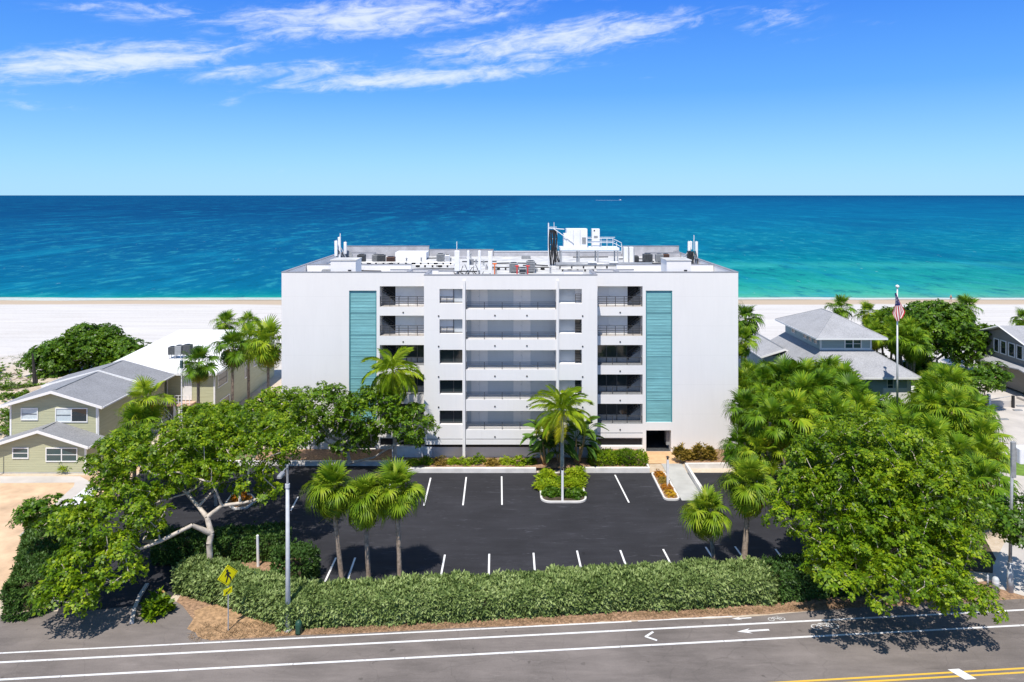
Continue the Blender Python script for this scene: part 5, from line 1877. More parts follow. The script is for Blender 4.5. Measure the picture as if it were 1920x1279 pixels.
# --- far trees
b5 = (60.5, 101.0, 0.0)
broadleaf('round_tree', 'dark green round-crowned tree behind the flag, by the beach', b5, [[b5, (60.5, 101, 2), (60.3, 100.8, 4.5)]],
          [((59.6, 100.5, 6.3), (6.2, 4.0, 3.6), 1), ((64.0, 99, 4.6), (3.6, 3.0, 2.6), .5), ((54.8, 101.5, 6.0), (2.6, 2.5, 3.3), .35)], 190, 1.2, 30, 0.42, LEAF_B, BARKP, 6, 'broadleaf trees', rmax=0.35)
b6 = (FX(165, 100), 100.0, 0.4)
broadleaf('sea_grape', 'big rounded sea grape thicket on the dune, left beach', b6, [[b6, (b6[0], 100, 1.6), (b6[0] + .5, 100, 3)]],
          [((FX(165, 100), 100, 3.6), (5.4, 3.6, 3.0), 1), ((FX(235, 99), 99, 2.4), (3.8, 3, 2.3), .6), ((FX(105, 99), 99, 2.2), (3.2, 3, 2.0), .5)], 170, 1.15, 30, 0.44, LEAF_B, BARKP, 7, 'broadleaf trees', cat='thicket', rmax=0.3)
b7 = (FX(1850, 83), 83.0, 0.0)
broadleaf('yard_tree', 'small tree with dark trunk standing in the drive before the right-edge house', b7, [[b7, (b7[0], 83, 1.3), (b7[0] - .3, 83, 2.4)]],
          [((b7[0] - .6, 83.4, 3.6), (2.3, 2, 1.4), 1), ((b7[0] + 1, 83, 4.4), (1.4, 1.4, 1), .4)], 40, 0.8, 22, 0.34, LEAF_B, BARKPALM, 8, 'broadleaf trees', rmax=0.16)


# --- fan palms
def fan_frond(kind, seed):
    """frond pointing along +x, z up; returns verts, tris"""
    rng = random.Random(seed)
    V, F = [], []

    def tri(a, b_, c):
        o = len(V)
        V.extend([a, b_, c])
        F.append((o, o + 1, o + 2))
    Lp = {'up': 0.95, 'mid': 1.05, 'low': 0.95}[kind]
    Rr = {'up': 0.95, 'mid': 1.05, 'low': 1.0}[kind]
    sag = {'up': 0.05, 'mid': 0.28, 'low': 0.5}[kind]
    # petiole
    n = 4
    pp = [(Lp * i / n, -sag * 0.5 * (i / n) ** 2) for i in range(n + 1)]
    for i in range(n):
        (x0, z0), (x1, z1) = pp[i], pp[i + 1]
        w0, w1 = 0.035 - 0.015 * i / n, 0.035 - 0.015 * (i + 1) / n
        o = len(V)
        V.extend([(x0, -w0, z0), (x0, w0, z0), (x1, w1, z1), (x1, -w1, z1)])
        F.extend([(o, o + 1, o + 2), (o, o + 2, o + 3)])
    hx, hz = pp[-1]
    pitch = {'up': -0.05, 'mid': -0.45, 'low': -0.8}[kind]
    seg = 28
    for i in range(seg):
        a = (i / (seg - 1) - 0.5) * 2 * R(152)
        a += rng.uniform(-.04, .04)
        ln = Rr * (0.72 + 0.28 * math.cos(a * 0.55)) * rng.uniform(.9, 1.08)
        droop = {'up': 0.16, 'mid': 0.42, 'low': 0.55}[kind] * rng.uniform(.6, 1.6)
        pts = []
        for t, w in ((0.03, 0.012), (0.42, 0.046), (0.72, 0.030), (1.0, 0.0)):
            r = ln * t
            x, y = math.cos(a) * r, math.sin(a) * r
            z = 0.22 * abs(math.sin(a)) * r - droop * ln * t ** 3
            if t == 1.0:
                y *= 0.97
                z -= 0.12 * ln * droop * 3
            nx, ny = -math.sin(a), math.cos(a)
            pts.append(((x, y, z), (nx * w * ln, ny * w * ln), 0.03 * ln * (1 if t < 0.9 else 0)))
        q = []
        for (x, y, z), (ax, ay), lift in pts:
            for s in (-1, 1):
                xx, yy, zz = x + s * ax, y + s * ay, z + (lift if s > 0 else 0)
                # pitch the blade down along the petiole
                xr, zr = xx * math.cos(pitch) - zz * math.sin(pitch), xx * math.sin(pitch) + zz * math.cos(pitch)
                q.append((hx + xr, yy, hz + zr))
        o = len(V)
        V.extend(q)
        for k in (0, 2, 4):
            F.append((o + k, o + k + 1, o + k + 3))
            F.append((o + k, o + k + 3, o + k + 2))
    return np.array(V), np.array(F)


FAN = {k: [fan_frond(k, s) for s in (1, 2, 3)] for k in ('up', 'mid', 'low')}


def palm_angles(n, rng, lo=-50, hi=80):
    """elevation and azimuth of each frond, oldest lowest"""
    out = []
    for i in range(n):
        t = i / (n - 1)
        e = hi + (lo - hi) * (t ** 0.85)
        out.append((e + rng.uniform(-7, 7), (i * 137.5 + rng.uniform(-16, 16)) % 360, t))
    return out


def trunk_mesh(o, pts, rads, mat, name='trunk', boots=True, seed=0):
    rng = random.Random(seed)
    path, rr = [], []
    P = [Vector(p) for p in pts]
    n = 14
    for i in range(n + 1):
        f = i / n * (len(P) - 1)
        k = min(int(f), len(P) - 2)
        path.append(P[k].lerp(P[k + 1], f - k))
        r = rads[0] + (rads[1] - rads[0]) * i / n
        rr.append(r * (1 + rng.uniform(-.06, .06)) * (1.35 if i == 0 else 1))
    mb = MB()
    mb.tube(path, rr, 9)
    return mb.build(name, mat, o, smooth=True)


FANMESH = {}
FEATHERMESH = {}


def shared(cache, key, V, F, mat, name):
    if key not in cache:
        cache[key] = np_mesh(name, V, F, mat)
    return cache[key]


def fan_palm_hero(base, top, label, seed, n=34, size=1.15, mats=(None,), group='tall fan palms behind the roadside hedge', tr=(0.16, 0.14), dead=0):
    rng = random.Random(seed)
    o = thing('fan_palm', base, label, 'palm', group)
    mid = tuple((a + b_) / 2 + rng.uniform(-.08, .08) for a, b_ in zip(base, top))
    trunk_mesh(o, [base, mid, top], tr, BARKPALM, seed=seed)
    L = Vector(base)
    for e, az, t in palm_angles(n, rng):
        kind = 'up' if e > 38 else ('mid' if e > -15 else 'low')
        v = rng.randrange(3)
        if t > 0.94 and dead:
            m_, mk = FRONDD, 'd'
        elif t > 0.83 and rng.random() < 0.6:
            m_, mk = FRONDY, 'y'
        else:
            m_, mk = FROND, 'g'
        me = shared(FANMESH, (kind, v, mk), FAN[kind][v][0], FAN[kind][v][1], m_, 'frond')
        f = put('frond', me, o, Vector(top) - L + Vector((0, 0, rng.uniform(-.15, .2))), (rng.uniform(-.3, .3), R(-e), R(az)), size * rng.uniform(.88, 1.12))
    return o


def crown_mesh(seed, n, mat, yellow=True):
    rng = random.Random(seed)
    Vs, Fs, off, MI = [], [], 0, []
    for e, az, t in palm_angles(n, rng, -58, 80):
        kind = 'up' if e > 38 else ('mid' if e > -15 else 'low')
        V, F = FAN[kind][rng.randrange(3)]
        M = (Matrix.Rotation(R(az), 3, 'Z') @ Matrix.Rotation(R(-e), 3, 'Y') @ Matrix.Rotation(rng.uniform(-.3, .3), 3, 'X'))
        V = V @ np.array(M).T * rng.uniform(.88, 1.14) + np.array([0, 0, rng.uniform(-.15, .2)])
        k = 0
        if t > .8:
            k = rng.choice((0, 1, 1, 2)) if t > .9 else rng.choice((0, 0, 1))
        MI += [k] * len(F)
        Vs.append(V)
        Fs.append(F + off)
        off += len(V)
    # a few brown skirts hanging along the trunk
    for q in range(rng.randrange(1, 5)):
        V, F = FAN['low'][rng.randrange(3)]
        M = (Matrix.Rotation(rng.uniform(0, 6.28), 3, 'Z') @ Matrix.Rotation(R(rng.uniform(62, 80)), 3, 'Y'))
        V = V @ np.array(M).T * rng.uniform(.6, .8) + np.array([0, 0, -.15])
        MI += [2] * len(F)
        Vs.append(V)
        Fs.append(F + off)
        off += len(V)
    me = np_mesh('crown', np.concatenate(Vs), np.concatenate(Fs), [mat, FRONDY, FRONDD])
    me.polygons.foreach_set('material_index', MI)
    return me


CROWNS = [crown_mesh(s, 19 + s % 5 * 3, FRONDG) for s in range(10)]


def fan_palm(x, y, z, size, label, group, seed, zb=0.0, mat_i=None, lean=0.0):
    rng = random.Random(seed)
    o = thing('fan_palm', (x, y, zb), label, 'palm', group)
    trunk_mesh(o, [(x + lean, y, zb), (x + lean * .3, y, (z + zb) / 2), (x, y, z)], (0.17, 0.13), BARKPALM, seed=seed)
    put('crown', CROWNS[seed % len(CROWNS)], o, (0, 0, z - zb), (rng.uniform(-.12, .12), rng.uniform(-.12, .12), rng.uniform(0, 6.28)), size)
    return o


YP1 = 46.3
fan_palm_hero((FX(642, YP1), YP1, 0), T3(622, 918, YP1), 'left of the three fan palms rising from the roadside hedge', 101, 42, 1.06)
fan_palm_hero((FX(692, YP1 + .2), YP1 + .2, 0), T3(686, 935, YP1 + .2), 'middle of the three fan palms rising from the roadside hedge', 102, 38, 1.0)
fan_palm_hero((FX(750, YP1), YP1, 0), T3(740, 920, YP1), 'right of the three fan palms, with one dead frond, above the hedge', 103, 40, 1.04, dead=1)
fan_palm_hero((FX(1343, 47.6), 47.6, 0), T3(1322, 962, 48.2), 'short leaning fan palm on the right of the car park', 104, 38, 0.96, tr=(0.15, 0.12))
fan_palm_hero((FX(1394, 48.2), 48.2, 0), T3(1402, 908, 48.6), 'taller fan palm beside the huge right tree in the car park', 105, 40, 1.1, tr=(0.2, 0.17))

GL = 'fan palm at the left of the apartment block'
for px, py, Y, sz, lab in ((372, 684, 71, 1.1, 'single fan palm before the white-roofed building door'), (436, 652, 74, 1.25, 'fan palm leftmost of the group touching the white facade'),
                           (466, 640, 78, 1.3, 'middle fan palm of the group left of the white facade'), (503, 645, 73, 1.45, 'tallest fan palm leaning on the left edge of the white facade'),
                           (275, 752, 63, 1.25, 'dark fan palm against the olive house flank, upper one'), (252, 800, 61, 1.1, 'fan palm below the olive house eave, middle one'),
                           (225, 850, 58.5, 1.05, 'low fan palm beside the olive house porch'), (423, 607, 106, 1.1, 'left of two palm tops behind the white flat roof'),
                           (466, 605, 106, 1.1, 'right of two palm tops behind the white flat roof'), (1398, 600, 90, 1.35, 'tall fan palm right of the white building, on the beach side'),
                           (1391, 640, 86, 1.1, 'lower fan palm close to the right edge of the white building'), (1577, 580, 108, 1.25, 'fan palm just behind the hip roof ridge'),
                           (1628, 588, 106, 1.1, 'small fan palm top behind the hip-roofed house'), (1918, 600, 112, 1.1, 'fan palm at the right edge behind the taupe house'),
                           (1812, 580, 104, 1.2, 'fan palm on the right shoulder of the round dark tree'), (1388, 838, 61, 1.15, 'fan palm at the right foot of the white facade'),
                           (318, 860, 60, 1.0, 'small fan palm in the shade behind the spreading tree'), (1430, 850, 58, 1.15, 'fan palm behind the two car park palms at right')):
    x, y, z = T3(px, py, Y)
    fan_palm(x, y, z, sz, lab, 'fan palms standing singly', px, 0.0)

# grove between the apartment block and the blue house
rng = random.Random(77)
spots = []


def grove(n, xr, yr, zf, ok, size=(1.05, 1.45), mind=1.75, lab='', grp=''):
    t = 0
    c = 0
    while c < n and t < n * 200:
        t += 1
        y = rng.uniform(*yr)
        x = rng.uniform(*xr)
        px = CX + FPX * x / y
        if not ok(x, y, px):
            continue
        if any((x - a) ** 2 + (y - b_) ** 2 < mind ** 2 for a, b_ in spots):
            continue
        spots.append((x, y))
        c += 1
        z = zf(px, y) + rng.uniform(-.9, .9)
        fan_palm(x, y, max(1.6, z), rng.uniform(*size), lab, grp, 1000 + len(spots), 0.0, lean=rng.uniform(-.5, .5))


def top_limit(px):
    """upper outline of the grove in the photograph"""
    pts = [(1385, 690), (1440, 680), (1480, 690), (1510, 690), (1560, 685), (1600, 715), (1645, 765), (1715, 790), (1765, 690), (1800, 720), (1850, 800)]
    for (a, ya), (b_, yb) in zip(pts, pts[1:]):
        if a <= px <= b_:
            return ya + (yb - ya) * (px - a) / (b_ - a)
    return 730


G1 = 'fan palm packed in the dense grove between white building and blue house'
grove(52, (19, 40), (57, 83), lambda px, y: min(6.2, FZ(top_limit(px), y) - 2.0), lambda x, y, px: 1388 < px < 1720 and x > 23.4 + (0 if y > 66 else -2.5) and FZ(top_limit(px), y) > 2.5, lab=G1, grp='grove palms')
G2 = 'fan palm in the clump between the flagpole and the concrete drive'
grove(30, (38, 56), (66, 98), lambda px, y: min(5.6, FZ(top_limit(px) - 5, y) - 1.9), lambda x, y, px: 1700 < px < 1838 - max(0, (80 - y) * 0.0) and not (x < 49.5 and y > 83) and FZ(top_limit(px), y) > 2.2, lab=G2, grp='clump palms')
G3 = 'fan palm behind the blue house near the round tree'
grove(13, (47, 60), (92, 104), lambda px, y: 6.2, lambda x, y, px: 1625 < px < 1730 and x > 49.5, lab=G3, grp='palms behind the blue house')
G4 = 'low fan palm between the huge right tree and the concrete drive'
grove(9, (34, 44), (52, 66), lambda px, y: 3.2, lambda x, y, px: 1740 < px < 1850, lab=G4, grp='low palms by the drive')


# --- feather palms
def feather_frond(seed, L=2.7, arch=1.0):
    rng = random.Random(seed)
    V, F = [], []
    n = 34
    pt = []
    for i in range(n + 1):
        t = i / n
        ang = R(8) - arch * t ** 1.35
        if i == 0:
            pt.append((0.0, 0.0))
        else:
            x, z = pt[-1]
            pt.append((x + L / n * math.cos(ang), z + L / n * math.sin(ang)))
    for i in range(n):
        (x0, z0), (x1, z1) = pt[i], pt[i + 1]
        w0 = 0.035 * (1 - i / n) + 0.006
        o = len(V)
        V.extend([(x0, -w0, z0), (x0, w0, z0), (x1, w0 * .95, z1), (x1, -w0 * .95, z1)])
        F.extend([(o, o + 1, o + 2), (o, o + 2, o + 3)])
        t = i / n
        if t < 0.14:
            continue
        ln = 0.75 * math.sin(math.pi * min(1, (t - 0.08) * 1.02)) ** 0.6 + 0.12
        for s in (-1, 1):
            l = ln * rng.uniform(.85, 1.1)
            fx = 0.45 + 0.35 * t
            dy = s * math.sqrt(1 - min(.8, fx * fx))
            dz = rng.uniform(.0, .25)
            wv = 0.055
            a = (x0, s * 0.01, z0)
            m1 = (x0 + fx * l * .5, dy * l * .5, z0 + dz * l * .4)
            e = (x0 + fx * l * 0.95, dy * l * .88, z0 - l * (.38 + rng.uniform(0, .2)))
            o = len(V)
            V.extend([a, (m1[0] - wv, m1[1], m1[2]), (m1[0] + wv, m1[1] + .01, m1[2] + 0.015), e])
            F.extend([(o, o + 1, o + 2), (o + 1, o + 3, o + 2)])
    return np.array(V), np.array(F)


FEATH = [feather_frond(s, 2.6, a) for s, a in ((1, 1.5), (2, 2.0), (3, 1.2))]


def feather_palm(base, top, label, seed, n, size, hi=78, lo=-30, bark=None, r=(0.2, 0.13), shaft=False):
    rng = random.Random(seed)
    o = thing('feather_palm', base, label, 'palm')
    mid = tuple((a + b_) / 2 for a, b_ in zip(base, top))
    trunk_mesh(o, [base, mid, top], r, bark or BARKR, seed=seed)
    L = Vector(base)
    if shaft:
        MB().tube([Vector(top) - Vector((0, 0, .25)), Vector(top) + Vector((0, 0, .5)), Vector(top) + Vector((0, 0, .9))], [r[1] * 1.15, r[1] * 1.05, r[1] * .5], 9).build('crown_shaft', FRONDC, o, smooth=True)
    for e, az, t in palm_angles(n, rng, lo, hi):
        v = rng.randrange(3)
        y = t > 0.85
        me = shared(FEATHERMESH, (v, y), FEATH[v][0], FEATH[v][1], FRONDY if y else FRONDC, 'frond')
        put('frond', me, o, Vector(top) - L + Vector((0, 0, rng.uniform(0.1, .35))), (rng.uniform(-.35, .35), R(-e), R(az)), size * rng.uniform(.85, 1.1))
    return o


feather_palm((FX(741, 65.8), 65.8, 0.34), T3(737, 700, 65.8), 'coconut palm with drooping yellow-green fronds before the left teal strip', 31, 32, 1.12, 80, -70)
feather_palm((FX(1054, 64.2), 64.2, 0.1), T3(1054, 775, 64.6), 'slim feather palm rising from the car park island', 32, 26, 1.12, 86, -35, shaft=True)


# --- giant bird of paradise clumps with paddle leaves
def paddle(seed):
    rng = random.Random(seed)
    V, F = [], []
    n = 9
    L = 1.25
    for i in range(n + 1):
        t = i / n
        w = 0.27 * math.sin(math.pi * min(1, t * .92 + .06)) ** .7
        x = L * t
        z = -0.38 * t ** 2.2
        V += [(x, -w, z + .10 * w / .27 + rng.uniform(-.02, .02)), (x, 0, z), (x, w, z + .10 * w / .27 + rng.uniform(-.02, .02))]
    for i in range(n):
        o = i * 3
        F += [(o, o + 1, o + 4), (o, o + 4, o + 3), (o + 1, o + 2, o + 5), (o + 1, o + 5, o + 4)]
    return np_mesh('paddle_leaf', np.array(V), np.array(F), PADDLE)


PADS = [paddle(s) for s in range(3)]


def bird_plant(base, stems, label, seed):
    rng = random.Random(seed)
    o = thing('paddle_plant', base, label, 'plant', 'giant paddle-leaf plants at the island')
    L = Vector(base)
    for dx, dy, h in stems:
        top = Vector(base) + Vector((dx, dy, h))
        MB().tube([Vector(base) + Vector((dx * .3, dy * .3, 0)), Vector(base) + Vector((dx * .8, dy * .8, h * .55)), top], [0.11, 0.1, 0.08], 7).build('stalk', STALK, o, smooth=True)
        for k in range(10):
            az = rng.choice((0, 180)) + rng.uniform(-65, 65)
            e = rng.uniform(15, 80)
            l = rng.uniform(.6, 1.0)
            d = Vector((math.cos(R(az)) * math.cos(R(e)), math.sin(R(az)) * math.cos(R(e)), math.sin(R(e))))
            p = top + d * l
            MB().tube([top - Vector((0, 0, .15)), p], [0.03, 0.018], 5).build('leaf_stem', PADDLE, o)
            put('paddle_leaf', PADS[rng.randrange(3)], o, p - L, (rng.uniform(-.6, .6), R(-e + rng.uniform(20, 50)), R(az)), rng.uniform(.9, 1.35))
    return o


bird_plant((3.2, 65.9, 0.34), [(-0.35, 0.1, 2.5), (0.25, .3, 2.0), (-.6, -.1, 1.5), (0.1, .2, .5)], 'paddle-leaf plant left of the island palm', 41)
bird_plant((5.9, 66.1, 0.34), [(0.9, 0.1, 3.0), (0.1, .2, 2.4), (.5, .2, 1.6)], 'paddle-leaf plant right of the island palm, leaning outwards', 42)
bird_plant((4.5, 66.7, 0.34), [(0, .1, 2.2), (0.2, 0, 1.2), (-.3, 0, .8)], 'paddle-leaf plant directly behind the island palm', 43)


# --- hedges and low planting
def leafy_box(name, label, cat, poly_u, width, h, n, leaf, mat, seed, frame=None, group=None, z0=0.0, wob=0.18, blades=5, core=None, up=0.5):
    """hedge along a centre line: points given in world xy; a twiggy core carries the leaves"""
    rng = np.random.default_rng(seed)
    P = [np.array(p, float) for p in poly_u]
    seglen = [np.linalg.norm(P[i + 1] - P[i]) for i in range(len(P) - 1)]
    tot = sum(seglen)
    base = (P[0][0], P[0][1], z0)
    o = thing(name, base, label, cat, group)
    core = core or SOIL
    mb = MB()
    ring = []
    for i, p in enumerate(P):
        a, c = P[max(0, i - 1)], P[min(len(P) - 1, i + 1)]
        d = (c - a) / np.linalg.norm(c - a)
        if i == 0:
            p = p + d * min(.7, seglen[0] * .4)
        elif i == len(P) - 1:
            p = p - d * min(.7, seglen[-1] * .4)
        q = np.array([-d[1], d[0]])
        k = 0.26
        ring.append([(*(p + q * width * k), z0), (*(p + q * width * k), z0 + h * .62), (*(p - q * width * k), z0 + h * .62), (*(p - q * width * k), z0)])
    vs = [v for r_ in ring for v in r_]
    fs = []
    for i in range(len(P) - 1):
        for k in range(3):
            fs.append((i * 4 + k, i * 4 + 4 + k, i * 4 + 5 + k, i * 4 + 1 + k))
    m = (len(P) - 1) * 4
    fs += [(0, 1, 2, 3), (m + 3, m + 2, m + 1, m)]
    mb.add(vs, fs)
    mb.build('inner_branches', core, o)
    s = rng.uniform(0, tot, n)
    side = rng.uniform(0, 2 * h + width, n)
    pts = np.zeros((n, 3))
    nor = np.zeros((n, 3))
    cum = np.concatenate([[0], np.cumsum(seglen)])
    for i in range(n):
        k = min(np.searchsorted(cum, s[i], 'right') - 1, len(seglen) - 1)
        f = (s[i] - cum[k]) / seglen[k]
        c = P[k] + (P[k + 1] - P[k]) * f
        d = (P[k + 1] - P[k]) / seglen[k]
        q = np.array([-d[1], d[0]])
        bl = wob * (math.sin(s[i] * 1.9 + seed) * .5 + math.sin(s[i] * 4.3 + 1) * .35 + math.sin(s[i] * 0.7 + 2) * .5)
        hh = h * (1 + 0.5 * bl / max(h, .5))
        v = side[i]
        if v < h:
            sg, z, top = -1, v / h * hh, 0
        elif v < 2 * h:
            sg, z, top = 1, (v - h) / h * hh, 0
        else:
            sg, z, top = (v - 2 * h) / width * 2 - 1, hh, 1
        w2 = width / 2 + bl * .5
        # rounded shoulder
        if not top:
            t = z / hh
            w2 = w2 * (0.86 + 0.14 * math.sin(min(1, t * 1.3) * math.pi / 2)) * (1 - 0.25 * max(0, t - .75) ** 1 * 2)
            pts[i] = (*(c + q * sg * w2), z0 + z)
            nor[i] = (*(q * sg), up)
        else:
            z = hh - 0.16 * h * abs(sg) ** 3
            pts[i] = (*(c + q * sg * w2), z0 + z)
            nor[i] = (*(q * sg * .4), 1.0)
    # leaves on both ends
    ne = int(n * min(.3, width / (tot + width) * .8))
    for i in rng.choice(n, ne, replace=False):
        e = rng.integers(2)
        k = 0 if e == 0 else len(P) - 1
        d = (P[1] - P[0]) / seglen[0] * -1 if e == 0 else (P[-1] - P[-2]) / seglen[-1]
        q = np.array([-d[1], d[0]])
        l = rng.uniform(-1, 1)
        pts[i] = (*(P[k] + q * l * width * .48 + d * .3 * (1 - l * l)), z0 + rng.uniform(.03, 1) * h * (1 - .15 * l * l))
        nor[i] = (*(d + q * l * .3), up)
    pts += rng.normal(size=(n, 3)) * np.array([.07, .07, .07])
    pts[:, 2] = np.maximum(pts[:, 2], z0 + .03)
    nor += rng.normal(size=(n, 3)) * .35
    TV, TF = rosette(blades, leaf, 0.17, 0.95, rng, 0.12)
    V, F = scatter(TV, TF, pts, nor, rng.uniform(.7, 1.3, n), rng)
    put('leaves', np_mesh('leaves', V - np.array(base), F, mat), o)
    return o


def bush(name, label, cat, c, r, h, n, leaf, mat, seed, group=None, z0=0.0, up=0.6, slim=0.2, blades=6):
    """one rounded, uneven shrub"""
    rng = np.random.default_rng(seed)
    base = (c[0], c[1], z0)
    o = thing(name, base, label, cat, group)
    d = sphere_dirs(n, rng)
    d[:, 2] = np.abs(d[:, 2])
    lump = 1 + 0.22 * np.sin(d[:, 0] * 5 + seed) * np.cos(d[:, 1] * 4 + seed * 2) + rng.normal(size=n) * .06
    P = d * (rng.uniform(.25, 1, (n, 1)) ** .4) * np.array([r[0], r[1], h]) * lump[:, None] + np.array(base)
    N = d + np.array([0, 0, up]) + rng.normal(size=(n, 3)) * .3
    TV, TF = rosette(blades, leaf, slim, 0.8, rng, 0.15)
    V, F = scatter(TV, TF, P, N, rng.uniform(.65, 1.35, n), rng)
    put('leaves', np_mesh('leaves', V - np.array(base), F, mat), o)
    st = MB()
    for k in range(5):
        a = k * 1.3 + seed
        st.tube([(c[0], c[1], z0), (c[0] + r[0] * .3 * math.cos(a), c[1] + r[1] * .3 * math.sin(a), z0 + h * .6)], [.03, .012], 5)
    st.build_each('stem', BARKPALM, o)
    return o


def rr2(u, v):
    p = rp(u, v)
    return (p[0], p[1])


us = np.linspace(-13.4, 2.55, 9)
leafy_box('hedge', 'silvery clipped hedge along the road, left of its seam', 'hedge', [rr2(u, 2.85 + .06 * math.sin(u)) for u in us], 2.3, 1.5, 8000, 0.29, LEAF_H, 51, group='roadside hedges')
us = np.linspace(2.75, 16.4, 9)
leafy_box('hedge', 'silvery clipped hedge along the road, right of its seam', 'hedge', [rr2(u, 3.0 + .06 * math.sin(u)) for u in us], 2.3, 1.55, 7000, 0.29, LEAF_H, 52, group='roadside hedges')
leafy_box('hedge', 'silvery hedge stretch behind the yellow sign, left of the lamp post', 'hedge', [(-21.0, 46.2), (-18.5, 45.2), (-15.8, 43.9), (-13.6, 42.9)], 2.0, 1.45, 3800, 0.29, LEAF_H, 53, group='roadside hedges')
leafy_box('hedge', 'dark green hedge under the huge right tree', 'hedge', [rr2(16.8, 3.0), rr2(20, 3.2), rr2(24, 3.4)], 2.1, 1.75, 3000, 0.24, LEAF_D, 54, group='roadside hedges')
leafy_box('hedge', 'dark hedge behind the twisted trunk, facing the car park', 'hedge', [G(300, 1050)[:2], G(400, 1046)[:2], G(530, 1040)[:2]], 1.6, 1.75, 3200, 0.24, LEAF_D, 55, group='dark hedges at the left')
leafy_box('hedge', 'rounded dark shrub block between lamp post and first palm', 'hedge', [(-14.6, 46.0), (-14.0, 47.6)], 2.2, 1.9, 1500, 0.24, LEAF_D, 56, group='dark hedges at the left')
leafy_box('hedge', 'dark hedge running along the left side of the driveway', 'hedge', [(-29.2, 42.8), (-30.2, 45.0), (-32.4, 49.0), (-34.0, 52.5)], 2.2, 1.9, 4200, 0.26, LEAF_D, 57, group='dark hedges at the left')
leafy_box('hedge', 'dense rounded green hedge between island and entrance', 'hedge', [(7.6, 66.4), (10.0, 66.5), (12.2, 66.4)], 1.7, 0.9, 1700, 0.2, LEAF_A, 58, z0=.34, wob=.3)
for i, (px, lab) in enumerate(((776, 'leftmost'), (800, 'second'), (826, 'third'), (850, 'fourth'), (873, 'fifth'), (898, 'sixth'), (922, 'seventh'), (948, 'eighth'), (972, 'ninth'), (994, 'tenth'))):
    x = FX(px, 66.2)
    m_ = (LEAF_Y, LEAF_A, LEAF_C, LEAF_Y)[i % 4]
    bush('low_shrub', '%s low bedding shrub from the left in the bed before the centre bay' % lab, 'shrub', (x, 66.0 + .3 * (i % 2)), (.68, .5), .42 + .16 * (i % 3), 130, 0.2, m_, 60 + i, 'bedding shrubs', .34)
for i, (px, h, lab) in enumerate(((1275, .95, 'reddish croton shrub nearest the entrance'), (1291, .6, 'smallest croton shrub between two taller ones'), (1311, 1.1, 'tallest croton shrub by the right facade'), (1331, .9, 'croton shrub beside the fan palm at the right facade'))):
    x = FX(px, 67.4)
    bush('croton', lab, 'shrub', (x, 67.4), (.62, .5), h * 1.15, 110, 0.34, LEAF_C, 75 + i, 'croton shrubs', .34, up=1.8, slim=.14, blades=7)
for i, (x, y, m_, h, lab) in enumerate(((3.1, 63.2, LEAF_Y, .55, 'yellow-green strappy plant at the back left of the island'), (5.6, 63.3, LEAF_Y, .7, 'yellow-green strappy plant at the back right of the island'),
                                        (3.2, 61.6, LEAF_Y, .4, 'yellow-green plant at the middle left of the island'), (5.5, 61.7, LEAF_Y, .45, 'yellow-green plant at the middle right of the island'),
                                        (3.2, 59.9, LEAF_B, .4, 'dark green ground cover at the front left of the island'), (5.3, 59.9, LEAF_B, .4, 'dark green ground cover at the front right of the island'),
                                        (4.3, 62.4, LEAF_A, .45, 'green plant round the foot of the island palm'))):
    bush('island_plant', lab, 'plant', (x + .18 * math.sin(i * 2.1), y + .2 * math.cos(i * 1.7)), (.72 + .1 * (i % 3), .72), h * (1 + .12 * (i % 2)), 230 if m_ is LEAF_Y else 300, 0.42 if m_ is LEAF_Y else 0.2, m_, 80 + i, 'island planting', .1, up=1.2, slim=.09 if m_ is LEAF_Y else .22, blades=8)
for i, (x, y, m_, lab) in enumerate(((13.3, 64.0, LEAF_O, 'orange flower clump at the far end of the strip'), (13.35, 62.6, LEAF_C, 'brownish flower clump, second from the far end of the strip'),
                                     (13.35, 61.2, LEAF_O, 'orange flower clump by the strip lamp'), (13.35, 59.9, leafmat('flower_yellow', (.45, .2, .01), (.62, .36, .01), (.7, .5, .03)), 'yellow flower clump at the near end of the strip'))):
    bush('flower_clump', lab, 'flowers', (x, y), (.46, .6), .34, 150, 0.14, m_, 90 + i, 'flower strip clumps', .1)
bush('shrub', 'bright green low shrub at the corner of the driveway mouth', 'shrub', G(296, 1150)[:2], (.75, .7), 1.0, 150, 0.36, LEAF_A, 96, up=.9)
bush('shrub', 'small spiky plant before the olive porch window', 'shrub', G(121, 887)[:2], (.4, .3), .7, 22, 0.5, LEAF_Y, 97, up=1.6, slim=.08)
bush('shrub', 'rust-leaved shrub in the small island under the left tree', 'shrub', G(450, 941)[:2], (.8, .5), .5, 90, .24, LEAF_O, 98, z0=.09)


# undergrowth of the grove and dune plants
def clumps(name, label, cat, pts, nor, sizes, TV, TF, mat, seed, kind='stuff'):
    rng = np.random.default_rng(seed)
    V, F = scatter(TV, TF, np.array(pts), np.array(nor), np.array(sizes), rng)
    return tag(put(name, np_mesh(name, V, F, mat)), label, cat, None, kind)


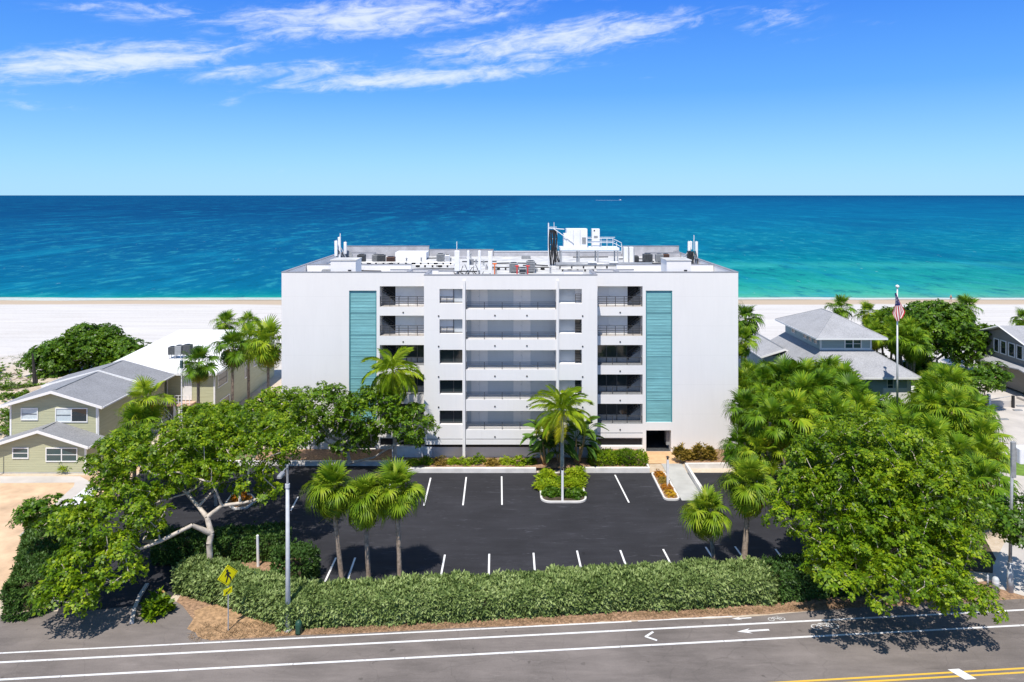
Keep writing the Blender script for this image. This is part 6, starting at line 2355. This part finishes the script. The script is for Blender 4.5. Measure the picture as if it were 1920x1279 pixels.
rngn = np.random.default_rng(5)
pts, nor, sz = [], [], []
while len(pts) < 8200:
    y = rngn.uniform(47.5, 106)
    x = rngn.uniform(16, 62)
    px = CX + FPX * x / y
    if y < 66 and x < 25.8:
        continue
    if x < 22.9 or px > 1836 - max(0, (66 - y)) * 1.0 or px < 1385:
        continue
    if 35.2 < x < 48.6 and 83.6 < y < 102:
        continue
    if 32.8 < x < 38.4 and 93.6 < y < 107:
        continue
    if x > 62 or (y > 88 and px > 1790):
        continue
    pts.append((x, y, rngn.uniform(0.1, 1.9) * (0.6 + 0.4 * math.sin(x * .9) * math.sin(y * .7))))
    nor.append((rngn.normal() * .5, -.4 + rngn.normal() * .5, 1))
    sz.append(rngn.uniform(.7, 1.5))
TV, TF = rosette(8, 0.55, 0.16, 0.6, rngn)
clumps('undergrowth', 'dense leafy undergrowth below the palm grove', 'undergrowth', pts, nor, sz, TV, TF, LEAF_B, 5)

TVg, TFg = rosette(12, 0.9, 0.035, 1.1, rngn, 0.3)
pts, sz = [], []
for i in range(420):
    x = rngn.uniform(-80, -48)
    y = rngn.uniform(104, 112)
    if math.sin(x * .5) + rngn.normal() * .5 < 0:
        continue
    pts.append((x, y, 0.45))
    sz.append(rngn.uniform(.6, 1.3))
for i in range(260):
    a = rngn.integers(6)
    cx0, cy0, sp = ((-68, 88, 2.2), (-64, 92, 1.6), (-58.5, 94, 1.4), (-66, 83, 1.6), (-60, 98, 1.2), (-72, 96, 2))[a]
    pts.append((cx0 + rngn.normal() * sp, cy0 + rngn.normal() * sp * .5, 0.4))
    sz.append(rngn.uniform(.5, 1.0))
clumps('dune_grass', 'tufts of grey-green dune grass on the left beach', 'grass', pts, [(rngn.normal() * .2, rngn.normal() * .2, 1) for _ in pts], sz, TVg, TFg, LEAF_G, 6)
pts, sz = [], []
for cx0, cy0, sp, n in ((FX(15, 92), 92, 1.4, 90), (FX(45, 104), 104, 1.6, 70), (FX(-20, 100), 100, 2.0, 90), (FX(40, 79), 79, 1.0, 50), (FX(140, 106), 106, 2.0, 50), (FX(30, 88), 88, 1.2, 80), (FX(20, 81), 81, 1.6, 90), (FX(90, 97), 97, 1.4, 80), (FX(5, 97), 97, 1.2, 40), (FX(8, 75), 75, 1.2, 60), (FX(60, 92), 92, .7, 30), (FX(118, 100), 100, 1.5, 60)):
    for i in range(n):
        pts.append((cx0 + rngn.normal() * sp, cy0 + rngn.normal() * sp * .6, 0.25 + abs(rngn.normal()) * .3))
        sz.append(rngn.uniform(.6, 1.2))
TVd, TFd = rosette(7, 0.45, 0.2, 0.7, rngn)
clumps('dune_scrub', 'low green scrub scattered over the left dune', 'scrub', pts, [(rngn.normal() * .3, rngn.normal() * .3, 1) for _ in pts], sz, TVd, TFd, LEAF_B, 7)
mb = MB()
rng = random.Random(8)
for i in range(34):
    x, y = rng.uniform(-82, -50), rng.uniform(80, 102)
    a = rng.uniform(-.5, .5)
    l = rng.uniform(.8, 3.4)
    mb.tube([(x, y, .25), (x + l * .5 * math.cos(a), y + l * .5 * math.sin(a), .62), (x + l * math.cos(a), y + l * math.sin(a), .4)], [.05, .08, .03], 5)
tag(mb.build('driftwood', DEADW), 'scattered driftwood sticks on the left dune', 'driftwood', None, 'stuff')
# pine needles and dead leaves on the mulch
TVn, TFn = rosette(5, 0.2, 0.07, 0.15, rngn)
pts = []
while len(pts) < 1500:
    u, v = rngn.uniform(-18.5, 24), rngn.uniform(1.05, 2.6)
    if u > -12 and v > 1.6:
        continue
    p = rp(u, v)
    pts.append((p[0], p[1], .02 + rngn.random() * .03))
clumps('leaf_litter', 'pine straw and dead leaves along the road verge', 'leaf litter', pts, [(rngn.normal() * .2, rngn.normal() * .2, 1) for _ in pts], rngn.uniform(.5, 1.2, len(pts)), TVn, TFn, LEAF_T, 9)


# ------------------------------------------------------------------ poles, signs, flag, people, boat
Yp = G(540, 1182)[1]
xp = FX(540, Yp)
o = thing('street_lamp', (xp, Yp, 0), 'tall pale grey lamp pole standing in the roadside hedge', 'lamp post')
zt = FZ(872, Yp)
MB().tube([(xp, Yp, 0), (xp - .01, Yp, 4), (xp - .03, Yp, zt - 1.3)], [.16, .125, .1], 12).build('pole', POLE, o, smooth=True)
MB().tube([(xp, Yp, 0), (xp, Yp, .12)], .24, 12).build('base_plate', POLE, o)
MB().tube([(xp - .03, Yp, zt - 1.32), (xp - .03, Yp, zt - 1.1)], .135, 12).build('collar', POLE, o)
MB().tube([(xp - .03, Yp, zt - 1.1), (xp - .03, Yp, zt)], [.075, .06], 10).build('pole_top', GREYBOX, o)
a = MB().tube([(xp - .03, Yp, zt - .15), (xp + .1, Yp - .9, zt + .1), (xp + .15, Yp - 1.5, zt + .12)], [.045, .04, .04], 8).build('arm', GREYBOX, o)
MB().bbox(xp + .03, xp + .29, Yp - 2.1, Yp - 1.4, zt + .03, zt + .2, .05).build('lamp_head', GREYBOX, a)

Yp = G(1893, 1110)[1]
xp = FX(1894, Yp)
o = thing('street_lamp', (xp, Yp, 0), 'tall grey pole with boxy white head at the right edge', 'lamp post')
MB().tube([(xp, Yp, 0), (xp, Yp, 1.9)], [.19, .17], 10).build('pole_sleeve', POLE, o, smooth=True)
MB().tube([(xp, Yp, 1.9), (xp + .15, Yp, FZ(850, Yp))], [.1, .08], 10).build('pole', GALV, o, smooth=True)
MB().bbox(xp + .05, xp + .35, Yp - .1, Yp + .1, FZ(895, Yp), FZ(828, Yp), .04).build('head_bracket', GREYBOX, o)
MB().bbox(xp + .36, xp + 1.4, Yp - .4, Yp + .4, FZ(866, Yp), FZ(838, Yp), .05).build('lamp_head', WMETAL, o)


def bollard(px, py, h, label, r=.15):
    x, y, _ = G(px, py)
    o = thing('bollard', (x, y, 0), label, 'bollard', 'pale bollards at the right drive')
    MB().tube([(x, y, 0), (x, y, h - .12), (x, y, h)], [r, r, r * .6], 12).build('post', POLE, o, smooth=True)
    MB().tube([(x, y, h - .35), (x, y, h - .25)], r * 1.03, 12).build('band', WMETAL, o)


bollard(1867, 1110, .95, 'stout pale bollard by the right drive', .2)
bollard(1852, 1104, .9, 'thin pale post left of the stout bollard', .06)


def post_lamp(px, py, pyt, label):
    x, y, _ = G(px, py, .1)
    o = thing('post_lamp', (x, y, .1), label, 'post lamp', 'white post lamps of the car park')
    z = FZ(pyt, y)
    MB().box(x - .09, x + .09, y - .09, y + .09, .1, z - .25).build('post', WMETAL, o)
    MB().tube([(x, y, z - .25), (x, y, z - .05)], .08, 8).build('lantern', BLACK, o)
    MB().tube([(x, y, z - .05), (x, y, z + .03)], [.17, .06], 10).build('cap', BLACK, o)


post_lamp(1054.5, 938, 876, 'white post lamp in front of the island palm')
post_lamp(1252, 914, 856, 'white post lamp in the orange flower strip')
x, y, _ = G(484, 1062)
o = tag(MB().tube([(x, y, 0), (x - .04, y, FZ(1004, y))], [.1, .09], 10).tube([(x - .04, y, FZ(1004, y)), (x - .04, y, FZ(1004, y) + .05)], [.09, .03], 10).build('marker_post', WMETAL, None, (x, y, 0)), 'plain white marker post before the dark hedge, left', 'post')
x, y, _ = G(305, 1135)
o = thing('water_pipe', (x, y, 0), 'white standpipe with tan top at the hedge end near the driveway', 'pipe')
MB().tube([(x, y, 0), (x, y, .75)], .07, 8).build('pipe', WMETAL, o)
MB().tube([(x - .25, y, .78), (x, y, .85), (x + .14, y, .75)], [.05, .09, .05], 7).build('valve', STALK, o)
x, y, _ = G(340, 985)
o = thing('slim_mast', (FX(340, 70), 70, 0), 'thin white mast before the white-roofed building', 'mast')
MB().tube([(FX(340, 70), 70, 0), (FX(341, 70), 70, FZ(672, 70))], [.09, .06], 8).build('mast_tube', WMETAL, o)
MB().box(FX(340, 70) - .1, FX(340, 70) + .14, 69.9, 70.1, FZ(690, 70), FZ(676, 70)).build('lamp', WGLASS, o)

# pedestrian crossing sign
x, y, _ = G(428, 1183)
o = thing('crossing_sign', (x, y, 0), 'yellow diamond pedestrian sign on a grey post', 'sign')
MB().box(x - .03, x + .03, y - .025, y + .025, 0, 3.75).build('post', GALV, o)
zc = FZ(1078, y)
rot = Matrix.Rotation(R(50), 3, 'Z')
org = Vector((x, y - .06, zc))


def signpt(u, w, d=0.0):
    return tuple(org + rot @ Vector((u, d, w)))


def plate(pts, d0, d1):
    mb = MB()
    n = len(pts)
    mb.add([signpt(u, w, d0) for u, w in pts] + [signpt(u, w, d1) for u, w in pts],
           [tuple(range(n)), tuple(range(2 * n - 1, n - 1, -1))] + [(i, n + i, n + (i + 1) % n, (i + 1) % n) for i in range(n)])
    return mb


Dm = .62
face = plate([(0, -Dm), (Dm, 0), (0, Dm), (-Dm, 0)], -.012, .012).build('sign_face', PYEL, o)
k = .565
bl = [(0, -k), (k, 0), (0, k), (-k, 0)]
bd = MB()
for i in range(4):
    (ua, wa), (ub, wb) = bl[i], bl[(i + 1) % 4]
    s = .96
    bd.add([signpt(ua, wa, -.016), signpt(ub, wb, -.016), signpt(ub * s, wb * s, -.016), signpt(ua * s, wa * s, -.016)], [(0, 1, 2, 3)])
bd.build('border', BLACK, face)


def limb(mb, a, b_, w, d=-.018):
    a, b_ = Vector(a), Vector(b_)
    t = (b_ - a).normalized()
    q = Vector((-t.y, t.x)) * w / 2
    mb.add([signpt(*(a - q), d), signpt(*(b_ - q), d), signpt(*(b_ + q), d), signpt(*(a + q), d)], [(0, 1, 2, 3)])


fg = MB()
fg.add([signpt(-.05 + .075 * math.cos(t * math.pi / 6), .30 + .075 * math.sin(t * math.pi / 6), -.018) for t in range(12)], [tuple(range(12))])
limb(fg, (-.03, .22), (.02, -.06), .15)
limb(fg, (.0, -.02), (-.12, -.36), .085, -.0185)
limb(fg, (.03, -.02), (.15, -.18), .085, -.019)
limb(fg, (.15, -.16), (.19, -.38), .075, -.0195)
limb(fg, (-.06, .18), (-.19, .0), .06, -.020)
limb(fg, (.01, .18), (.16, .06), .06, -.0205)
fg.build('walking_figure', BLACK, face)
org2 = zc - .92
pl = plate([(-.26, -.92 - .17), (.26, -.92 - .17), (.26, -.92 + .17), (-.26, -.92 + .17)], -.012, .012).build('arrow_plate', PYEL, o)
ar = MB()
limb(ar, (.16, -.83), (-.10, -.99), .05)
ar.add([signpt(-.18, -1.04, -.018), signpt(-.02, -1.03, -.018), signpt(-.10, -.90, -.018)], [(0, 1, 2)])
ar.build('arrow', BLACK, pl)

# green utility pedestal beside the pole
x, y, _ = G(560, 1188)
o = thing('utility_pedestal', (x, y, 0), 'small dark green utility pedestal at the foot of the lamp pole', 'utility box')
UG = simple('utility_green', (0.02, 0.07, 0.045), 0.45, 0.15, 4)
MB().tube([(x, y, 0), (x, y, .55), (x, y, .7), (x, y, .78)], [.2, .2, .17, .06], 12).build('body', UG, o, smooth=True)
MB().box(x - .12, x + .12, y - .22, y - .19, .1, .5).build('door', UG, o)

# flag
xF, yF = FX(1682.5, 80), 80.0
o = thing('flagpole', (xF, yF, 0), 'tall white flagpole rising from the palms before the blue house', 'flagpole')
zF = FZ(540, yF)
MB().tube([(xF, yF, 0), (xF, yF, zF)], [.13, .06], 10).build('pole', WMETAL, o, smooth=True)
MB().tube([(xF, yF, zF), (xF, yF, zF + .1), (xF, yF, zF + .25), (xF, yF, zF + .36)], [.08, .2, .2, .05], 10).build('finial', WMETAL, o, smooth=True)
zt0 = FZ(549, yF)
nc, nr = 13, 22
V, F, MI = [], [], []
for i in range(nr + 1):
    s_ = i / nr
    wd = 0.22 + 1.35 * min(1, s_ / 0.72) ** 1.6 if s_ < 0.72 else 1.57 - 1.5 * ((s_ - 0.72) / 0.28) ** 1.3 * 0.62
    for j in range(nc + 1):
        t_ = j / nc
        xx = -0.30 * (1 - s_) + (t_ - 0.5) * wd + 0.34 * s_ * (1 - s_)
        yy = -0.16 - 0.13 * (1 + math.sin(t_ * 10 + s_ * 3)) * min(1, s_ * 2 + .2)
        zz = zt0 - s_ * 3.0 - 0.16 * math.sin(t_ * 5) * s_
        V.append((xx, yy, zz))
for i in range(nr):
    for j in range(nc):
        F.append((i * (nc + 1) + j, i * (nc + 1) + j + 1, (i + 1) * (nc + 1) + j + 1, (i + 1) * (nc + 1) + j))
        MI.append(2 if i < nr * .42 and j < 10 else (0 if j % 2 == 0 else 1))
me = np_mesh('flag', V, F, [FLAGR, FLAGW, FLAGB])
me.polygons.foreach_set('material_index', MI)
fl = tag(put('flag', me, None, (xF, yF, 0)), 'limp red white and blue striped flag hanging on the flagpole', 'flag')
st = MB()
for i in range(3, 9, 1):
    for j in range(1, 9, 2):
        p = V[i * (nc + 1) + j + (i % 2)]
        st.add([(p[0] + xF - .03, p[1] + yF - .02, p[2]), (p[0] + xF, p[1] + yF - .02, p[2] - .03), (p[0] + xF + .03, p[1] + yF - .02, p[2]), (p[0] + xF, p[1] + yF - .02, p[2] + .03)], [(0, 1, 2, 3)])
BASE[fl.name] = Vector((xF, yF, 0))
st.build('stars', FLAGW, fl)

# white canopy behind the left tree
c0 = [G(118, 950, 2.2), G(160, 944, 2.2), G(190, 915, 2.2), G(160, 915, 2.2)]
o = thing('canopy', (c0[0][0] + 1, c0[0][1] + 1, 0), 'white flat canopy roof half hidden by the left tree', 'canopy')
MB().prism([p[:2] for p in c0], 2.1, 2.22).build('canopy_roof', WMETAL, o)
ps = MB()
for p in c0:
    qx = p[0] + (c0[0][0] + c0[2][0] - 2 * p[0]) * .05
    ps.box(qx - .04, qx + .04, p[1] - .04, p[1] + .04, 0, 2.1)
ps.build_each('post', GALV, o)

# dead dark post on the dune
x, y, _ = G(66, 733)
o = tag(MB().tube([(x, y, 0), (x - .1, y, 2.2), (x - .35, y, FZ(663, y))], [.28, .22, .1], 8).tube([(x + .1, y, 0), (x + .2, y, 1.4), (x + .15, y, 1.9)], [.2, .15, .05], 7).build('dead_trunk', DARKWOOD, None, (x, y, 0)), 'dark dead tree trunk standing on the left dune', 'dead trunk')

# low gate wall and bar in the drive at the right
x0, x1 = FX(1843, 86), FX(1886, 86)
o = thing('gate', (x0, 85, 0), 'low pale wall with dark gate post across the right drive', 'gate')
MB().box(x0, x1, 84.9, 85.2, 0, .75).build('wall', CONC, o)
MB().box(x0 - .1, x0 + .15, 84.8, 85.2, 0, 1.55).build('post', TRIM, o)
MB().box(x1 - .15, x1 + .1, 84.6, 84.85, 0, 1.45).build('post', BLACK, o)
MB().tube([(x0 + .3, 85.3, .8), (x1 - .2, 84.9, 1.35)], .04, 6).build('bar', GALV, o)
leafy_box('hedge', 'short dark clipped hedge at the near side of the right drive', 'hedge', [(FX(1812, 76), 76), (FX(1838, 75), 75)], 1.0, 1.1, 420, .22, LEAF_D, 120)
o = tag(MB().box(FX(1806, 74), FX(1828, 74), 73.6, 73.8, 0, .9).build('low_wall', TRIM, None, (FX(1816, 74), 73.7, 0)), 'small white wall at the near side of the right drive', 'wall')
for i, (px, py) in enumerate(((1882, 787), (1914, 762), (1908, 770))):
    x, y, _ = G(px, py)
    tag(MB().bbox(x - .5, x + .5, y - .2, y + .2, .004, .13, .04).build('wheel_stop', GREYBOX, None, (x, y, 0)), ('dark wheel stop in the middle of the right drive', 'dark wheel stop nearest the taupe house', 'dark wheel stop at the right edge of the drive')[i], 'wheel stop', 'wheel stops')


# people walking by the water
def person(px, Y, label, seed):
    x = FX(px, Y)
    z = -0.55
    o = thing('person', (x, Y, z), label, 'person', 'people at the waterline')
    P = {'pel': (0, 0, .92), 'che': (0, 0, 1.25), 'nec': (0, 0, 1.46), 'hea': (0, -.02, 1.6), 'top': (0, 0, 1.72),
         'hl': (.1, 0, .88), 'kl': (.13, -.12, .48), 'fl': (.13, -.02, .06), 'tl': (.13, -.2, .03),
         'hr': (-.1, 0, .88), 'kr': (-.12, .1, .48), 'fr': (-.12, .25, .08), 'tr': (-.12, .08, .03),
         'sl': (.2, 0, 1.38), 'el': (.27, .06, 1.1), 'wl': (.28, -.08, .86), 'sr': (-.2, 0, 1.38), 'er': (-.27, -.05, 1.1), 'wr': (-.28, -.2, .88)}
    names = list(P)
    E = [('pel', 'che'), ('che', 'nec'), ('nec', 'hea'), ('hea', 'top'), ('pel', 'hl'), ('hl', 'kl'), ('kl', 'fl'), ('fl', 'tl'), ('pel', 'hr'), ('hr', 'kr'), ('kr', 'fr'), ('fr', 'tr'),
         ('che', 'sl'), ('sl', 'el'), ('el', 'wl'), ('che', 'sr'), ('sr', 'er'), ('er', 'wr')]
    rad = {'pel': .14, 'che': .15, 'nec': .06, 'hea': .1, 'top': .07, 'hl': .09, 'kl': .06, 'fl': .045, 'tl': .035, 'hr': .09, 'kr': .06, 'fr': .045, 'tr': .035, 'sl': .07, 'el': .045, 'wl': .035, 'sr': .07, 'er': .045, 'wr': .035}
    me = bpy.data.meshes.new('body')
    me.from_pydata([P[n] for n in names], [(names.index(a), names.index(b_)) for a, b_ in E], [])
    b = put('body', me, o)
    me.materials.append(SKIN)
    md = b.modifiers.new('skin', 'SKIN')
    sv = me.skin_vertices[0].data
    for i, n in enumerate(names):
        sv[i].radius = (rad[n], rad[n])
    sv[0].use_root = True
    b.modifiers.new('sub', 'SUBSURF').levels = 1
    MB().tube([(x, Y, z + .78), (x, Y, z + .95), (x, Y, z + 1.02)], [.19, .185, .17], 10, cap=False).build('shorts', CLOTHB, o)


person(1811, 171, 'bather in dark shorts walking by the water, right one', 1)
person(1783, 173, 'bather in dark shorts by the water, left one', 2)

# boat with wake far out
bx, by, _ = G(1163, 375.2, -.7)
by = 3600.0
bx = FX(1163, by)
o = thing('motor_boat', (bx, by, -.7), 'tiny white motor boat on the horizon with a wake', 'boat')
MB().add([(bx - 6, by - 1.6, .6), (bx + 4, by - 1.6, .9), (bx + 8, by, 1.5), (bx + 4, by + 1.6, .9), (bx - 6, by + 1.6, .6), (bx - 6, by - 1.1, -1), (bx + 4, by - 1, -1), (bx + 6.5, by, -1), (bx + 4, by + 1, -1), (bx - 6, by + 1.1, -1)],
         [(0, 1, 2, 3, 4), (5, 6, 1, 0), (6, 7, 2, 1), (7, 8, 3, 2), (8, 9, 4, 3), (9, 5, 0, 4)]).build('hull', WMETAL, o)
MB().bbox(bx - 3, bx + 2.5, by - 1.2, by + 1.2, .7, 3.4, .4).build('cabin', WMETAL, o)
MB().prism([(bx - 6, by - 7), (bx - 60, by - 16), (bx - 125, by - 10), (bx - 125, by + 10), (bx - 60, by + 14), (bx - 6, by + 5)], -.70, -.45).build('wake', WMETAL, o)
